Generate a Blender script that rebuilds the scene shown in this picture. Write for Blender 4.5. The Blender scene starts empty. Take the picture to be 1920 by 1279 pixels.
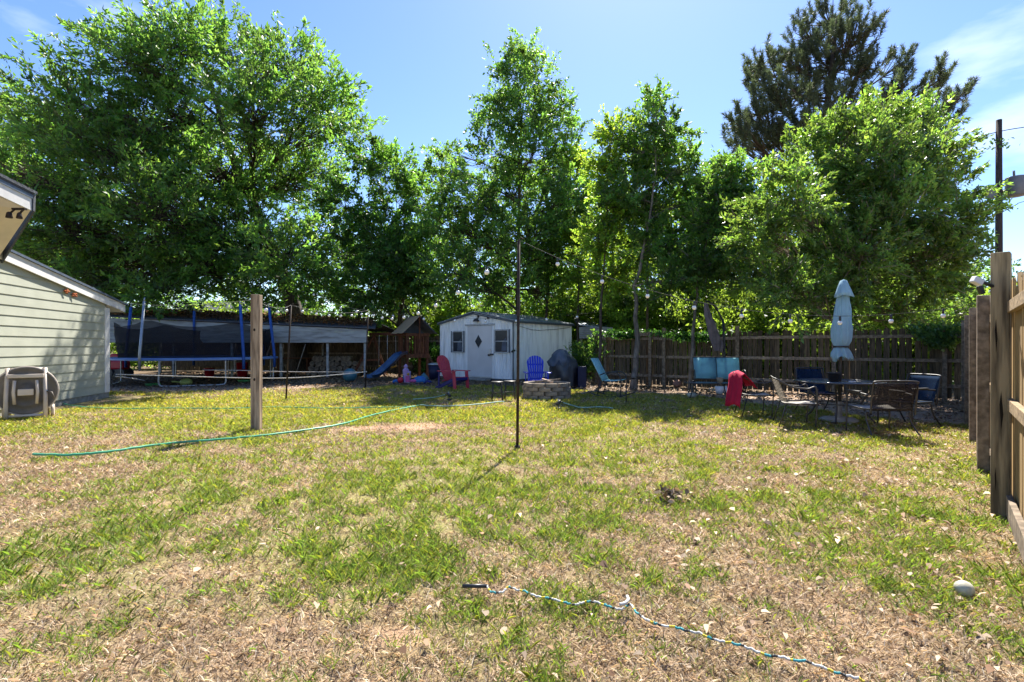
import bpy, math, random
import numpy as np
from mathutils import Vector, Matrix
# ------------------------------------------------------------------ camera, sky, sun
scene = bpy.context.scene
C = scene.collection
EYE = 1.35
cam_d = bpy.data.cameras.new('camera'); cam = bpy.data.objects.new('camera', cam_d); C.objects.link(cam)
cam.location = (0, 0, EYE); cam.rotation_euler = (math.radians(90), 0, 0)
cam_d.sensor_width = 36; cam_d.lens = 18.0; cam_d.shift_y = 10.5/1920
cam_d.clip_start = 0.05; cam_d.clip_end = 2000
scene.camera = cam
SUN_EL = math.radians(52); SUN_AZ = math.atan2(.26, .96)      # azimuth from +Y towards +X
world = bpy.data.worlds.new('World'); scene.world = world; world.use_nodes = True
wn = world.node_tree; wn.nodes.clear()
wo = wn.nodes.new('ShaderNodeOutputWorld'); bg = wn.nodes.new('ShaderNodeBackground')
sky = wn.nodes.new('ShaderNodeTexSky'); sky.sky_type = 'NISHITA'; sky.sun_disc = False
sky.sun_elevation = SUN_EL; sky.sun_rotation = SUN_AZ; sky.air_density = 1.0; sky.dust_density = 0.25; sky.ozone_density = 3.0
bg.inputs['Strength'].default_value = 0.094
tc = wn.nodes.new('ShaderNodeTexCoord'); mp = wn.nodes.new('ShaderNodeMapping'); mp.inputs['Scale'].default_value = (1.6, 1.6, 5)
mp.inputs['Location'].default_value = (2.3, .4, 0)
nz = wn.nodes.new('ShaderNodeTexNoise'); nz.inputs['Scale'].default_value = 1.6; nz.inputs['Detail'].default_value = 7
rp = wn.nodes.new('ShaderNodeValToRGB'); rp.color_ramp.elements[0].position = .64; rp.color_ramp.elements[1].position = .95
rp.color_ramp.elements[1].color = (.8, .8, .8, 1)
mxw = wn.nodes.new('ShaderNodeMixRGB'); mxw.inputs[2].default_value = (8.5, 8.6, 9.0, 1)
wn.links.new(tc.outputs['Generated'], mp.inputs[0]); wn.links.new(mp.outputs[0], nz.inputs[0]); wn.links.new(nz.outputs[0], rp.inputs[0])
wn.links.new(rp.outputs[0], mxw.inputs[0]); hsv = wn.nodes.new('ShaderNodeHueSaturation'); hsv.inputs['Saturation'].default_value = 1.16; hsv.inputs['Hue'].default_value = .511; hsv.inputs['Value'].default_value = .92; wn.links.new(sky.outputs[0], hsv.inputs['Color']); wn.links.new(hsv.outputs[0], mxw.inputs[1]); wn.links.new(mxw.outputs[0], bg.inputs[0])
wn.links.new(bg.outputs[0], wo.inputs[0])
sd = Vector((math.sin(SUN_AZ)*math.cos(SUN_EL), math.cos(SUN_AZ)*math.cos(SUN_EL), math.sin(SUN_EL)))
sl = bpy.data.lights.new('sun', 'SUN'); sl.energy = 5.0; sl.angle = math.radians(.5); sl.color = (1, .95, .86)
so = bpy.data.objects.new('sun', sl); C.objects.link(so); so.rotation_euler = sd.to_track_quat('Z', 'Y').to_euler()
vs = scene.view_settings; vs.view_transform = 'Standard'; vs.look = 'None'; vs.gamma = 1; vs.exposure = 1.52
scene.cycles.max_bounces = 8; scene.cycles.transparent_max_bounces = 12

random.seed(7); RNG = np.random.default_rng(11)
def gp(px, py):                       # ground point seen at a place of the photograph (1920 wide)
    d = 1296/(py-650); return ((px-960)*d/960, d)
def zh(py, d): return EYE+(650-py)*d/960
def at(px, py, d): return ((px-960)*d/960, d, zh(py, d))

# ------------------------------------------------------------------ materials
def mat(name, c1, c2=None, scale=6, rough=.8, stretch=(1,1,1), bump=0, metal=0, island=0, spec=.3, detail=6, contrast=(.35,.65), coat=0):
    m = bpy.data.materials.new(name); m.use_nodes = True; nt = m.node_tree; N = nt.nodes; L = nt.links
    b = N['Principled BSDF']; b.inputs['Roughness'].default_value = rough; b.inputs['Metallic'].default_value = metal
    b.inputs['Specular IOR Level'].default_value = spec
    c2 = c2 or tuple(x*.75 for x in c1)
    t = N.new('ShaderNodeTexCoord'); mpp = N.new('ShaderNodeMapping'); mpp.inputs['Scale'].default_value = stretch
    n = N.new('ShaderNodeTexNoise'); n.inputs['Scale'].default_value = scale; n.inputs['Detail'].default_value = detail
    r = N.new('ShaderNodeValToRGB'); e = r.color_ramp.elements
    e[0].position, e[1].position = contrast; e[0].color = (*c2, 1); e[1].color = (*c1, 1)
    L.new(t.outputs['Object'], mpp.inputs[0]); L.new(mpp.outputs[0], n.inputs[0]); L.new(n.outputs[0], r.inputs[0])
    out = r.outputs[0]
    if island:
        g = N.new('ShaderNodeNewGeometry'); hs = N.new('ShaderNodeHueSaturation')
        mr = N.new('ShaderNodeMapRange'); mr.inputs[3].default_value = 1-island; mr.inputs[4].default_value = 1+island
        L.new(g.outputs['Random Per Island'], mr.inputs[0]); L.new(mr.outputs[0], hs.inputs['Value']); L.new(out, hs.inputs['Color']); out = hs.outputs[0]
    L.new(out, b.inputs['Base Color'])
    if bump:
        bp = N.new('ShaderNodeBump'); bp.inputs['Strength'].default_value = bump; bp.inputs['Distance'].default_value = .02
        L.new(n.outputs[0], bp.inputs['Height']); L.new(bp.outputs[0], b.inputs['Normal'])
    return m
def leaf_mat(name, c, tr, mix=.5, rough=.45):
    m = bpy.data.materials.new(name); m.use_nodes = True; nt = m.node_tree; N = nt.nodes; L = nt.links
    b = N['Principled BSDF']; b.inputs['Roughness'].default_value = rough; b.inputs['Specular IOR Level'].default_value = .45
    at_ = N.new('ShaderNodeAttribute'); at_.attribute_name = 'tint'
    def tinted(col):
        h = N.new('ShaderNodeMixRGB'); h.blend_type = 'MULTIPLY'; h.inputs[0].default_value = 1; h.inputs[1].default_value = (*col, 1)
        L.new(at_.outputs['Color'], h.inputs[2]); return h.outputs[0]
    L.new(tinted(c), b.inputs['Base Color'])
    t = N.new('ShaderNodeBsdfTranslucent'); L.new(tinted(tr), t.inputs[0])
    mx = N.new('ShaderNodeMixShader'); mx.inputs[0].default_value = mix
    L.new(b.outputs[0], mx.inputs[1]); L.new(t.outputs[0], mx.inputs[2])
    o = [n for n in N if n.type == 'OUTPUT_MATERIAL'][0]; L.new(mx.outputs[0], o.inputs[0]); return m
M = {}
M['siding'] = mat('sage siding', (.41,.42,.345), (.37,.38,.31), 3, .6, bump=.03)
M['white'] = mat('white trim paint', (.72,.71,.70), (.62,.61,.60), 5, .55, bump=.02)
M['cream'] = mat('cream soffit', (.66,.58,.50), (.58,.51,.44), 2, .6)
M['shingle'] = mat('grey shingle', (.10,.11,.13), (.05,.055,.07), 30, .9, bump=.4)
M['drip'] = mat('drip edge metal', (.16,.20,.28), None, 8, .4, metal=.4)
M['concrete'] = mat('concrete', (.32,.31,.28), (.22,.21,.19), 9, .9, bump=.3)
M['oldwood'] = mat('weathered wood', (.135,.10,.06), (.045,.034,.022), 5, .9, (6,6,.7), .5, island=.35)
M['railwood'] = mat('weathered rail', (.30,.235,.17), (.13,.10,.07), 5, .9, (3,3,3), .5, island=.3)
M['postwood'] = mat('lawn post wood', (.38,.285,.20), (.15,.105,.07), 6, .85, (3.5,3.5,.35), .6, contrast=(.38,.62))
M['newwood'] = mat('pale new lumber', (.62,.46,.33), (.44,.31,.21), 5, .75, (8,8,.5), .3)
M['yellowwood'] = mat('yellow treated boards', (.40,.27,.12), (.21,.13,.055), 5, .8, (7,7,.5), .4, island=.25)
M['railyellow'] = mat('tan fence rail', (.38,.27,.16), (.2,.14,.08), 6, .85, (4,4,4), .5)
M['mosswood'] = mat('cracked fence post', (.32,.25,.15), (.09,.07,.045), 5, .9, (4,4,.35), .8, contrast=(.38,.6))
M['crack'] = mat('dark wood crack', (.018,.013,.009), None, 8, 1)
M['rust'] = mat('rusty iron', (.055,.035,.025), (.02,.016,.014), 20, .7, metal=.3)
M['galv'] = mat('galvanised steel', (.45,.46,.47), (.34,.35,.36), 12, .4, metal=.6)
M['blue'] = mat('blue foam', (.03,.10,.36), (.02,.07,.27), 8, .6)
M['bluepad'] = mat('blue vinyl pad', (.16,.26,.46), (.10,.18,.38), 3, .4, spec=.5)
M['black'] = mat('black metal', (.018,.018,.02), (.03,.03,.03), 8, .45, spec=.5)
M['mat'] = mat('trampoline mat', (.012,.012,.014), None, 8, .8)
M['carport'] = mat('weathered white siding', (.40,.41,.40), (.22,.22,.21), 3, .8, (.6,.6,3), .2, contrast=(.3,.6))
M['metalroof'] = mat('metal roof', (.28,.31,.36), (.18,.2,.24), 3, .5, metal=.5)
M['bark'] = mat('bark', (.10,.08,.062), (.035,.028,.022), 7, .95, (3,3,.6), .9)
M['barkgrey'] = mat('grey bark', (.20,.18,.155), (.08,.07,.06), 6, .95, (2,2,.8), .7)
M['barkpale'] = mat('mottled bark', (.36,.31,.24), (.12,.09,.06), 5, .95, (1.5,1.5,1), .7)
M['shedwall'] = mat('shed metal wall', (.82,.83,.82), (.52,.53,.51), 2.5, .5, (3,3,.35), .05, contrast=(.28,.55))
M['sheddoor'] = mat('shed door', (.62,.61,.60), (.55,.54,.53), 2, .6)
M['shedtrim'] = mat('dark shed trim', (.09,.11,.13), None, 6, .5, metal=.3)
M['winframe'] = mat('window frame', (.45,.47,.47), (.3,.3,.3), 8, .5)
M['red'] = mat('red plastic', (.50,.012,.03), (.40,.01,.025), 4, .4, spec=.5)
M['redwash'] = mat('faded crimson resin', (.46,.03,.075), (.38,.015,.05), 4, .45, spec=.5)
M['bluechair'] = mat('royal blue plastic', (.01,.035,.55), (.008,.025,.42), 4, .35, spec=.5)
M['bluelow'] = mat('indigo plastic', (.02,.02,.16), None, 4, .4)
M['teal'] = mat('teal sling fabric', (.34,.60,.60), (.19,.39,.41), 40, .8)
M['tealbench'] = mat('teal bench sling', (.17,.36,.42), (.14,.31,.37), 40, .8)
M['umb'] = mat('pale blue canvas', (.36,.55,.63), (.28,.46,.54), 6, .85, bump=.1)
M['umbgrey'] = mat('faded mauve canvas', (.17,.14,.14), (.10,.085,.09), 6, .9, bump=.2)
M['towel'] = mat('crimson towel', (.50,.012,.05), (.34,.006,.03), 12, .95, bump=.4)
M['brick'] = mat('fire pit block', (.34,.28,.21), (.19,.155,.115), 9, .95, bump=.7, island=.25)
M['cover'] = mat('black grill cover', (.014,.016,.022), (.03,.034,.045), 5, .42, bump=.9, spec=.6)
M['bag'] = mat('slate tarp', (.05,.065,.09), (.1,.12,.16), 4, .45, bump=.6)
M['tan'] = mat('tan canvas', (.40,.31,.20), (.22,.16,.10), 3, .85, bump=.2)
M['cedar'] = mat('red cedar playset wood', (.17,.065,.03), (.08,.03,.016), 5, .85, (4,4,1), .3, island=.25)
M['slide'] = mat('dark blue slide', (.02,.055,.14), (.05,.12,.24), 3, .3, spec=.5)
M['yellow'] = mat('yellow plastic', (.50,.27,.02), None, 4, .4)
M['lilac'] = mat('lilac plastic', (.42,.32,.52), (.36,.2,.42), 6, .5)
M['pink'] = mat('pink plastic', (.55,.10,.30), None, 6, .5)
M['toyblue'] = mat('toy blue plastic', (.03,.16,.42), (.02,.1,.32), 6, .5)
M['tealball'] = mat('teal ball vinyl', (.05,.17,.22), (.035,.13,.18), 3, .35, spec=.5)
M['lime'] = mat('lime plastic', (.10,.42,.12), None, 6, .5)
M['limeyellow'] = mat('lime yellow plastic', (.40,.45,.12), None, 6, .5)
M['reel'] = mat('taupe resin', (.60,.51,.43), (.50,.42,.35), 4, .5, spec=.4)
M['reeld'] = mat('dark drum resin', (.17,.14,.115), (.10,.085,.07), 4, .5)
M['hose'] = mat('green hose', (.06,.36,.19), (.05,.28,.15), 8, .4, spec=.5)
M['palehose'] = mat('pale green hose', (.30,.46,.38), (.24,.38,.3), 8, .5)
M['navy'] = mat('dark navy plastic', (.012,.016,.05), None, 6, .5)
M['rope'] = mat('white cord', (.62,.60,.56), None, 12, .8)
M['wire'] = mat('black wire', (.02,.02,.02), None, 8, .7)
M['greywire'] = mat('weathered grey cord', (.22,.22,.22), None, 8, .7)
M['bulb'] = mat('frosted bulb glass', (.80,.80,.78), (.72,.72,.72), 8, .15, spec=.8)
M['rim'] = mat('charcoal frame', (.07,.065,.06), (.045,.04,.04), 10, .45, metal=.3, spec=.5)
M['wicker'] = mat('taupe wicker', (.22,.18,.13), (.10,.08,.06), 60, .75, (1,1,4), .5)
M['cushion'] = mat('pale seat mesh', (.34,.31,.27), (.26,.24,.2), 30, .8)
M['pole'] = mat('utility pole timber', (.07,.05,.045), (.035,.028,.025), 6, .95, (4,4,.5), .4)
M['transf'] = mat('transformer grey', (.17,.18,.21), (.13,.14,.17), 3, .5)
M['ornament'] = mat('rust orange ornament', (.40,.10,.02), (.25,.06,.015), 15, .8)
M['stone'] = mat('pale stone ball', (.50,.47,.36), (.33,.31,.23), 22, .8, bump=.3)
M['log'] = mat('split log', (.24,.19,.14), (.10,.08,.06), 10, .95, bump=.4, island=.4)
M['pot'] = mat('dark pot', (.03,.03,.035), None, 6, .5)
M['terracotta'] = mat('pinkish clay', (.30,.16,.12), None, 6, .8)
M['ropeyellow'] = mat('yellow rope', (.65,.50,.05), None, 10, .7)
M['ropeteal'] = mat('teal rope', (.06,.34,.36), None, 10, .7)
M['brownleaf'] = leaf_mat('dry leaf', (.42,.31,.20), (.30,.19,.09), .25, .7)
def cloth(name, c, tr, mix):
    m = mat(name, c, tuple(x*.8 for x in c), 6, .85, bump=.15); nt = m.node_tree; N = nt.nodes; L = nt.links; b = N['Principled BSDF']
    t = N.new('ShaderNodeBsdfTranslucent'); t.inputs[0].default_value = (*tr, 1); mx = N.new('ShaderNodeMixShader'); mx.inputs[0].default_value = mix
    o = [n for n in N if n.type == 'OUTPUT_MATERIAL'][0]; L.new(b.outputs[0], mx.inputs[1]); L.new(t.outputs[0], mx.inputs[2]); L.new(mx.outputs[0], o.inputs[0]); return m
M['tan'] = cloth('tan canvas', (.55,.43,.29), (.62,.46,.28), .4)
M['umb'] = cloth('pale blue canvas', (.40,.60,.70), (.45,.70,.82), .35)
M['tealbench'] = cloth('teal bench sling', (.24,.46,.52), (.28,.52,.6), .35)
M['towel'] = cloth('crimson towel', (.50,.012,.06), (.5,.01,.05), .2)
def glass(name, col, rough=.08):
    m = mat(name, col, None, 3, .25, spec=.35); return m
M['pane'] = glass('dark window glass', (.02,.025,.035))
def see_through(name, col, opac, rough=.8, scale=None):
    m = mat(name, col, None, 6, rough, spec=.5 if rough < .5 else .05); nt = m.node_tree; N = nt.nodes; L = nt.links; b = N['Principled BSDF']
    tr = N.new('ShaderNodeBsdfTransparent'); mx = N.new('ShaderNodeMixShader'); mx.inputs[0].default_value = opac
    o = [n for n in N if n.type == 'OUTPUT_MATERIAL'][0]
    L.new(tr.outputs[0], mx.inputs[1]); L.new(b.outputs[0], mx.inputs[2]); L.new(mx.outputs[0], o.inputs[0]); return m
M['net'] = see_through('safety net mesh', (.02,.02,.026), .76)
M['sling'] = see_through('dark open weave sling', (.045,.04,.045), .6, .95)
M['bluesling'] = see_through('navy open weave sling', (.015,.035,.075), .8, .97)
M['tableglass'] = see_through('smoked table glass', (.25,.28,.30), .6, .1)

# ------------------------------------------------------------------ builders
def thing(name, label, cat, loc=(0,0,0), rz=0, group=None):
    o = bpy.data.objects.new(name, None); C.objects.link(o); o.empty_display_size = .2
    o.location = loc if len(loc) == 3 else (*loc, 0); o.rotation_euler = (0,0,rz)
    o['label'] = label; o['category'] = cat
    if group: o['group'] = group
    return o
def tag(o, label=None, cat=None, group=None, kind=None):
    if label: o['label'] = label
    if cat: o['category'] = cat
    if group: o['group'] = group
    if kind: o['kind'] = kind
    return o
class MB:
    def __init__(s): s.v = []; s.f = []; s.m = []; s.sm = []; s.cur = 0
    def add(s, vs, fs, smooth=False):
        b = len(s.v); s.v += [tuple(v) for v in vs]
        for f in fs: s.f.append([b+i for i in f]); s.m.append(s.cur); s.sm.append(smooth)
        return s
    def box(s, c, size, rot=None):
        hx, hy, hz = size[0]/2, size[1]/2, size[2]/2
        P = [Vector((x*hx, y*hy, z*hz)) for z in (-1,1) for y in (-1,1) for x in (-1,1)]
        if rot is not None:
            R = rot if isinstance(rot, Matrix) else Matrix.Rotation(rot, 3, 'Z')
            P = [R @ p for p in P]
        P = [p+Vector(c) for p in P]
        return s.add(P, [(0,2,3,1),(4,5,7,6),(0,1,5,4),(2,6,7,3),(0,4,6,2),(1,3,7,5)])
    def beam(s, a, b, w, h, up=(0,0,1)):
        a = Vector(a); b = Vector(b); d = (b-a); L = d.length; d.normalize(); u = Vector(up)
        x = d.cross(u)
        if x.length < 1e-4: x = d.cross(Vector((0,1,0)))
        x.normalize(); u = x.cross(d)
        P = [p + x*(i*w/2) + u*(j*h/2) for p in (a, b) for i, j in ((-1,-1),(1,-1),(1,1),(-1,1))]
        return s.add(P, [(0,1,2,3)[::-1],(4,5,6,7),(0,1,5,4),(1,2,6,5),(2,3,7,6),(3,0,4,7)])
    def tube(s, pts, r, n=8, caps=True):
        pts = [Vector(p) for p in pts]; k = len(pts)
        rs = r if isinstance(r, (list, tuple)) else [r]*k
        vs = []; prev = None
        for i, p in enumerate(pts):
            t = (pts[min(i+1,k-1)]-pts[max(i-1,0)]).normalized()
            x = (prev - t*prev.dot(t)) if prev is not None else t.cross(Vector((0,0,1)))
            if x.length < 1e-3: x = t.cross(Vector((0,1,0)))
            x.normalize(); prev = x; y = t.cross(x)
            vs += [p + (x*math.cos(a)+y*math.sin(a))*rs[i] for a in [2*math.pi*j/n for j in range(n)]]
        fs = [(i*n+j, i*n+(j+1)%n, (i+1)*n+(j+1)%n, (i+1)*n+j) for i in range(k-1) for j in range(n)]
        s.add(vs, fs, True)
        if caps:
            b = len(s.v)-len(vs)
            s.f.append([b+j for j in range(n)][::-1]); s.m.append(s.cur); s.sm.append(False)
            s.f.append([b+(k-1)*n+j for j in range(n)]); s.m.append(s.cur); s.sm.append(False)
        return s
    def lathe(s, prof, c=(0,0,0), n=20, fn=None):
        vs = []
        for r, z in prof:
            for j in range(n):
                a = 2*math.pi*j/n; rr = r*(fn(a, z) if fn else 1)
                vs.append((c[0]+rr*math.cos(a), c[1]+rr*math.sin(a), c[2]+z))
        k = len(prof)
        fs = [(i*n+j, i*n+(j+1)%n, (i+1)*n+(j+1)%n, (i+1)*n+j) for i in range(k-1) for j in range(n)]
        return s.add(vs, fs, True)
    def ball(s, c, r, n=12, sq=(1,1,1)):
        vs = []; k = n//2+1
        for i in range(k):
            ph = math.pi*i/(k-1)
            for j in range(n):
                a = 2*math.pi*j/n; vs.append((c[0]+r*sq[0]*math.sin(ph)*math.cos(a), c[1]+r*sq[1]*math.sin(ph)*math.sin(a), c[2]-r*sq[2]*math.cos(ph)))
        return s.add(vs, [(i*n+j, i*n+(j+1)%n, (i+1)*n+(j+1)%n, (i+1)*n+j) for i in range(k-1) for j in range(n)], True)
    def sheet(s, grid, thick=0):        # grid of points, rows of equal length
        R = len(grid); K = len(grid[0]); vs = [p for row in grid for p in row]
        s.add(vs, [(i*K+j, i*K+j+1, (i+1)*K+j+1, (i+1)*K+j) for i in range(R-1) for j in range(K-1)], True); return s
    def prism(s, poly, t):              # poly: 3d points, t: thickness vector
        t = Vector(t); P = [Vector(p) for p in poly]; n = len(P)
        return s.add(P+[p+t for p in P], [tuple(range(n))[::-1], tuple(range(n,2*n))]+[(i,(i+1)%n,n+(i+1)%n,n+i) for i in range(n)])
    def build(s, name, m, parent=None, world=False, bevel=0, solid=0):
        me = bpy.data.meshes.new(name)
        vs = s.v
        if world and parent is not None:
            p = parent
            while p.parent: p = p.parent
            inv = (Matrix.Translation(p.location) @ Matrix.Rotation(p.rotation_euler.z, 4, 'Z')).inverted()
            vs = [inv @ Vector(v) for v in s.v]
        me.from_pydata(vs, [], s.f); ms = m if isinstance(m, list) else [m]
        for x in ms: me.materials.append(x)
        me.polygons.foreach_set('material_index', s.m); me.polygons.foreach_set('use_smooth', s.sm); me.update()
        o = bpy.data.objects.new(name, me); C.objects.link(o)
        if parent is not None: o.parent = parent
        if solid:
            q = o.modifiers.new('s', 'SOLIDIFY'); q.thickness = solid; q.offset = 0
        if bevel:
            q = o.modifiers.new('b', 'BEVEL'); q.width = bevel; q.segments = 2; q.limit_method = 'ANGLE'
        return o
def np_mesh(name, verts, nper, m, parent=None, tint=None, faces=None):
    """faces of nper verts each laid one after another"""
    me = bpy.data.meshes.new(name); verts = np.asarray(verts, np.float32).reshape(-1, 3)
    if faces is None: faces = np.arange(len(verts), dtype=np.int32).reshape(-1, nper)
    nf = len(faces)
    me.vertices.add(len(verts)); me.vertices.foreach_set('co', verts.ravel())
    me.loops.add(nf*nper); me.loops.foreach_set('vertex_index', faces.astype(np.int32).ravel())
    me.polygons.add(nf); me.polygons.foreach_set('loop_start', np.arange(nf, dtype=np.int32)*nper)
    me.polygons.foreach_set('loop_total', np.full(nf, nper, np.int32))
    if tint is not None:
        a = me.attributes.new('tint', 'FLOAT_COLOR', 'POINT')
        a.data.foreach_set('color', np.c_[tint, np.ones(len(tint))].astype(np.float32).ravel())
    me.materials.append(m); me.update(calc_edges=True)
    o = bpy.data.objects.new(name, me); C.objects.link(o)
    if parent is not None: o.parent = parent
    return o
def norm(a): return a/np.maximum(np.linalg.norm(a, axis=1, keepdims=True), 1e-9)
def leaves(cen, dirs, length, width, rng, fold=.25):
    """diamond shaped folded leaves: 4 verts each"""
    n = len(cen); u = norm(dirs); r = norm(rng.normal(size=(n,3))); v = norm(np.cross(u, r)); w = np.cross(u, v)
    L = length[:,None]; W = width[:,None]
    b = cen; t = cen+u*L; a = cen+u*L*.45+v*W*.5+w*W*fold; c = cen+u*L*.45-v*W*.5+w*W*fold
    return np.stack([b, a, t, c], 1)
def seg_tubes(p0, p1, r0, r1, n=4):
    p0 = np.asarray(p0); p1 = np.asarray(p1); d = norm(p1-p0); ref = np.where(np.abs(d[:,2:3]) < .9, [[0,0,1.]], [[1.,0,0]])
    x = norm(np.cross(d, ref)); y = np.cross(d, x); N = len(p0); vs = np.zeros((N, 2*n, 3))
    for j in range(n):
        a = 2*math.pi*j/n; o = x*math.cos(a)+y*math.sin(a)
        vs[:, j] = p0+o*np.asarray(r0)[:,None]; vs[:, n+j] = p1+o*np.asarray(r1)[:,None]
    f = np.array([[j, (j+1)%n, n+(j+1)%n, n+j] for j in range(n)]); base = (np.arange(N)*2*n)[:,None,None]
    return vs.reshape(-1,3), (f[None]+base).reshape(-1,4)

# ------------------------------------------------------------------ value noise
_tab = np.random.default_rng(5).random((256,256))
def vnoise(x, y, s):
    x = np.asarray(x)/s+100.3; y = np.asarray(y)/s+50.7; xi = np.floor(x).astype(int); yi = np.floor(y).astype(int)
    fx = x-xi; fy = y-yi; fx = fx*fx*(3-2*fx); fy = fy*fy*(3-2*fy)
    g = lambda i, j: _tab[i % 256, j % 256]
    return (g(xi,yi)*(1-fx)+g(xi+1,yi)*fx)*(1-fy)+(g(xi,yi+1)*(1-fx)+g(xi+1,yi+1)*fx)*fy
def fb(x, y, s): return .5*vnoise(x,y,s)+.28*vnoise(x+9,y-4,s/2.1)+.22*vnoise(x-5,y+7,s/4.7)
def gauss(x, y, cx, cy, sx, sy): return np.exp(-((x-cx)/sx)**2-((y-cy)/sy)**2)
def greenness(x, y):
    n = .30*fb(x, y, 1.9)+.34*fb(x+40, y, .55)+.36*fb(x, y+40, .2); g = (n-.5)*3.4+.56
    g += .20*gauss(x,y,.4,5.2,2.6,1.8)+.35*gauss(x,y,-.25,2.1,.55,.4)+.10*gauss(x,y,-2.8,4.0,1.4,1.4)+.3*gauss(x,y,-.9,3.0,.9,.5)+.2*gauss(x,y,.9,3.6,.8,.5)+.22*gauss(x,y,-3,11,6,2.2)+.25*gauss(x,y,2,10.5,3,1.6)
    g += .16*np.clip((y-6.5)/3, 0, 1)
    g -= .42*gauss(x,y,-1.5,2.35,1.0,.5)+.36*gauss(x,y,1.6,2.4,1.3,.6)+.15*gauss(x,y,4.5,6.5,2.5,3)+.5*gauss(x,y,-2.5,8.4,.9,.5)+.5*gauss(x,y,-1.6,8.6,.9,.4)+.35*gauss(x,y,-6.5,7,2,1.5)
    return np.clip(g-.06, 0, 1)
def scuff(x, y):
    n = fb(x, y, .35)
    return np.clip((gauss(x,y,-2.45,8.45,.75,.32)+gauss(x,y,-1.45,8.75,.65,.42)+.9*gauss(x,y,-.5,2.42,.22,.13)+.7*gauss(x,y,-3.2,4.4,.5,.25)+.6*gauss(x,y,-5.2,7.0,.9,.4)-.35)*2.2+(n-.5)*2.0*0+0, 0, 1)*np.clip(n*2.2-.15, 0, 1)
def bare(x, y):      # bare dirt: strip by the trampoline and under the trees
    n = (fb(x+3, y, 1.2)-.5)*3.0
    edge = np.where(x < -4.5, 14.8+(x+11)*.30, 17.6-np.clip(x+.5, 0, 12)*.78-np.clip(x-5, 0, 3)*1.15)
    return np.clip((y-edge+n)*.9, 0, 1)

# ------------------------------------------------------------------ ground
def axis(lo, hi, step, far, k=14):
    near = np.arange(lo, hi+1e-6, step); g = np.geomspace(step*3, far, k)
    return np.concatenate([lo-g[::-1], near, hi+g])
ax = axis(-16, 14, .09, 500); ay = axis(1.2, 26, .09, 500)
X, Y = np.meshgrid(ax, ay); gx, gy = X.ravel(), Y.ravel()
G_ = greenness(gx, gy); B_ = bare(gx, gy); q = fb(gx, gy, .5); q2 = fb(gx+30, gy, 6)
brown = np.array([.28,.205,.135]); green = np.array([.23,.225,.075]); dirt = np.array([.36,.265,.20]); litter = np.array([.15,.11,.075])
mixv = lambda a, b, t: a*(1-t[:,None])+b*t[:,None]
col = mixv(np.tile(brown, (len(gx),1)), np.tile(green, (len(gx),1)), G_*.85)
dd = mixv(np.tile(dirt, (len(gx),1)), np.tile(litter, (len(gx),1)), np.clip((gy-16.5)*.5+.0*gx+np.clip((gx+3)*.4,0,1), 0, 1))
S_ = scuff(gx, gy); col = mixv(col, np.tile(np.array([.40,.25,.17]), (len(gx),1)), S_)
col = mixv(col, dd, B_)*(0.72+.56*q)[:,None]
GM = mat('lawn soil', (1,1,1), None, 90, .95, bump=0)
nt = GM.node_tree; N = nt.nodes; L = nt.links; b = N['Principled BSDF']
a_ = N.new('ShaderNodeAttribute'); a_.attribute_name = 'tint'
t_ = N.new('ShaderNodeTexCoord'); n1 = N.new('ShaderNodeTexNoise'); n1.inputs['Scale'].default_value = 38; n1.inputs['Detail'].default_value = 8; n1.inputs['Roughness'].default_value = .75
r1 = N.new('ShaderNodeValToRGB'); r1.color_ramp.elements[0].position = .33; r1.color_ramp.elements[1].position = .68
r1.color_ramp.elements[0].color = (.55,.55,.55,1); r1.color_ramp.elements[1].color = (1.5,1.45,1.35,1)
mm = N.new('ShaderNodeMixRGB'); mm.blend_type = 'MULTIPLY'; mm.inputs[0].default_value = 1
L.new(t_.outputs['Object'], n1.inputs[0]); L.new(n1.outputs[0], r1.inputs[0]); L.new(a_.outputs['Color'], mm.inputs[1]); L.new(r1.outputs[0], mm.inputs[2])
L.new(mm.outputs[0], b.inputs['Base Color']); b.inputs['Specular IOR Level'].default_value = .1
bp = N.new('ShaderNodeBump'); bp.inputs['Strength'].default_value = .7; bp.inputs['Distance'].default_value = .03
L.new(n1.outputs[0], bp.inputs['Height']); L.new(bp.outputs[0], b.inputs['Normal'])
H, W = X.shape; idx = np.arange(H*W).reshape(H, W)
fc = np.stack([idx[:-1,:-1], idx[:-1,1:], idx[1:,1:], idx[1:,:-1]], -1).reshape(-1,4)
gz = (fb(gx, gy, 2.5)-.5)*.03
o = np_mesh('ground', np.c_[gx, gy, gz-.012], 4, GM, None, col, fc); tag(o, kind='structure')

# ------------------------------------------------------------------ grass: dry thatch and green blades
def scatter(n, dmin, dmax, p, rng, spread=1.12):
    u = rng.random(n); e = 2-p       # density per area ~ d^-p
    d = (dmin**e+(dmax**e-dmin**e)*u)**(1/e); return (rng.random(n)*2-1)*(spread*d+1.1), d
rg = np.random.default_rng(3)
def blades(x, y, hgt, wid, lean, rng):
    n = len(x); a = rng.random(n)*2*np.pi; tilt = lean*(.4+.6*rng.random(n))
    dx, dy, dz = np.cos(a)*np.sin(tilt), np.sin(a)*np.sin(tilt), np.cos(tilt)
    b = rng.random(n)*2*np.pi; sx, sy = np.cos(b)*wid/2, np.sin(b)*wid/2; z0 = np.full(n, -.015)
    base = np.c_[x, y, z0]; s = np.c_[sx, sy, np.zeros(n)]; d = np.c_[dx, dy, dz]
    mid = base+d*hgt[:,None]*.55; tip = mid+np.c_[dx*1.5, dy*1.5, dz*.55]*hgt[:,None]*.45
    return np.stack([base-s, base+s, mid+s*.75, tip, mid-s*.75], 1)
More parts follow.
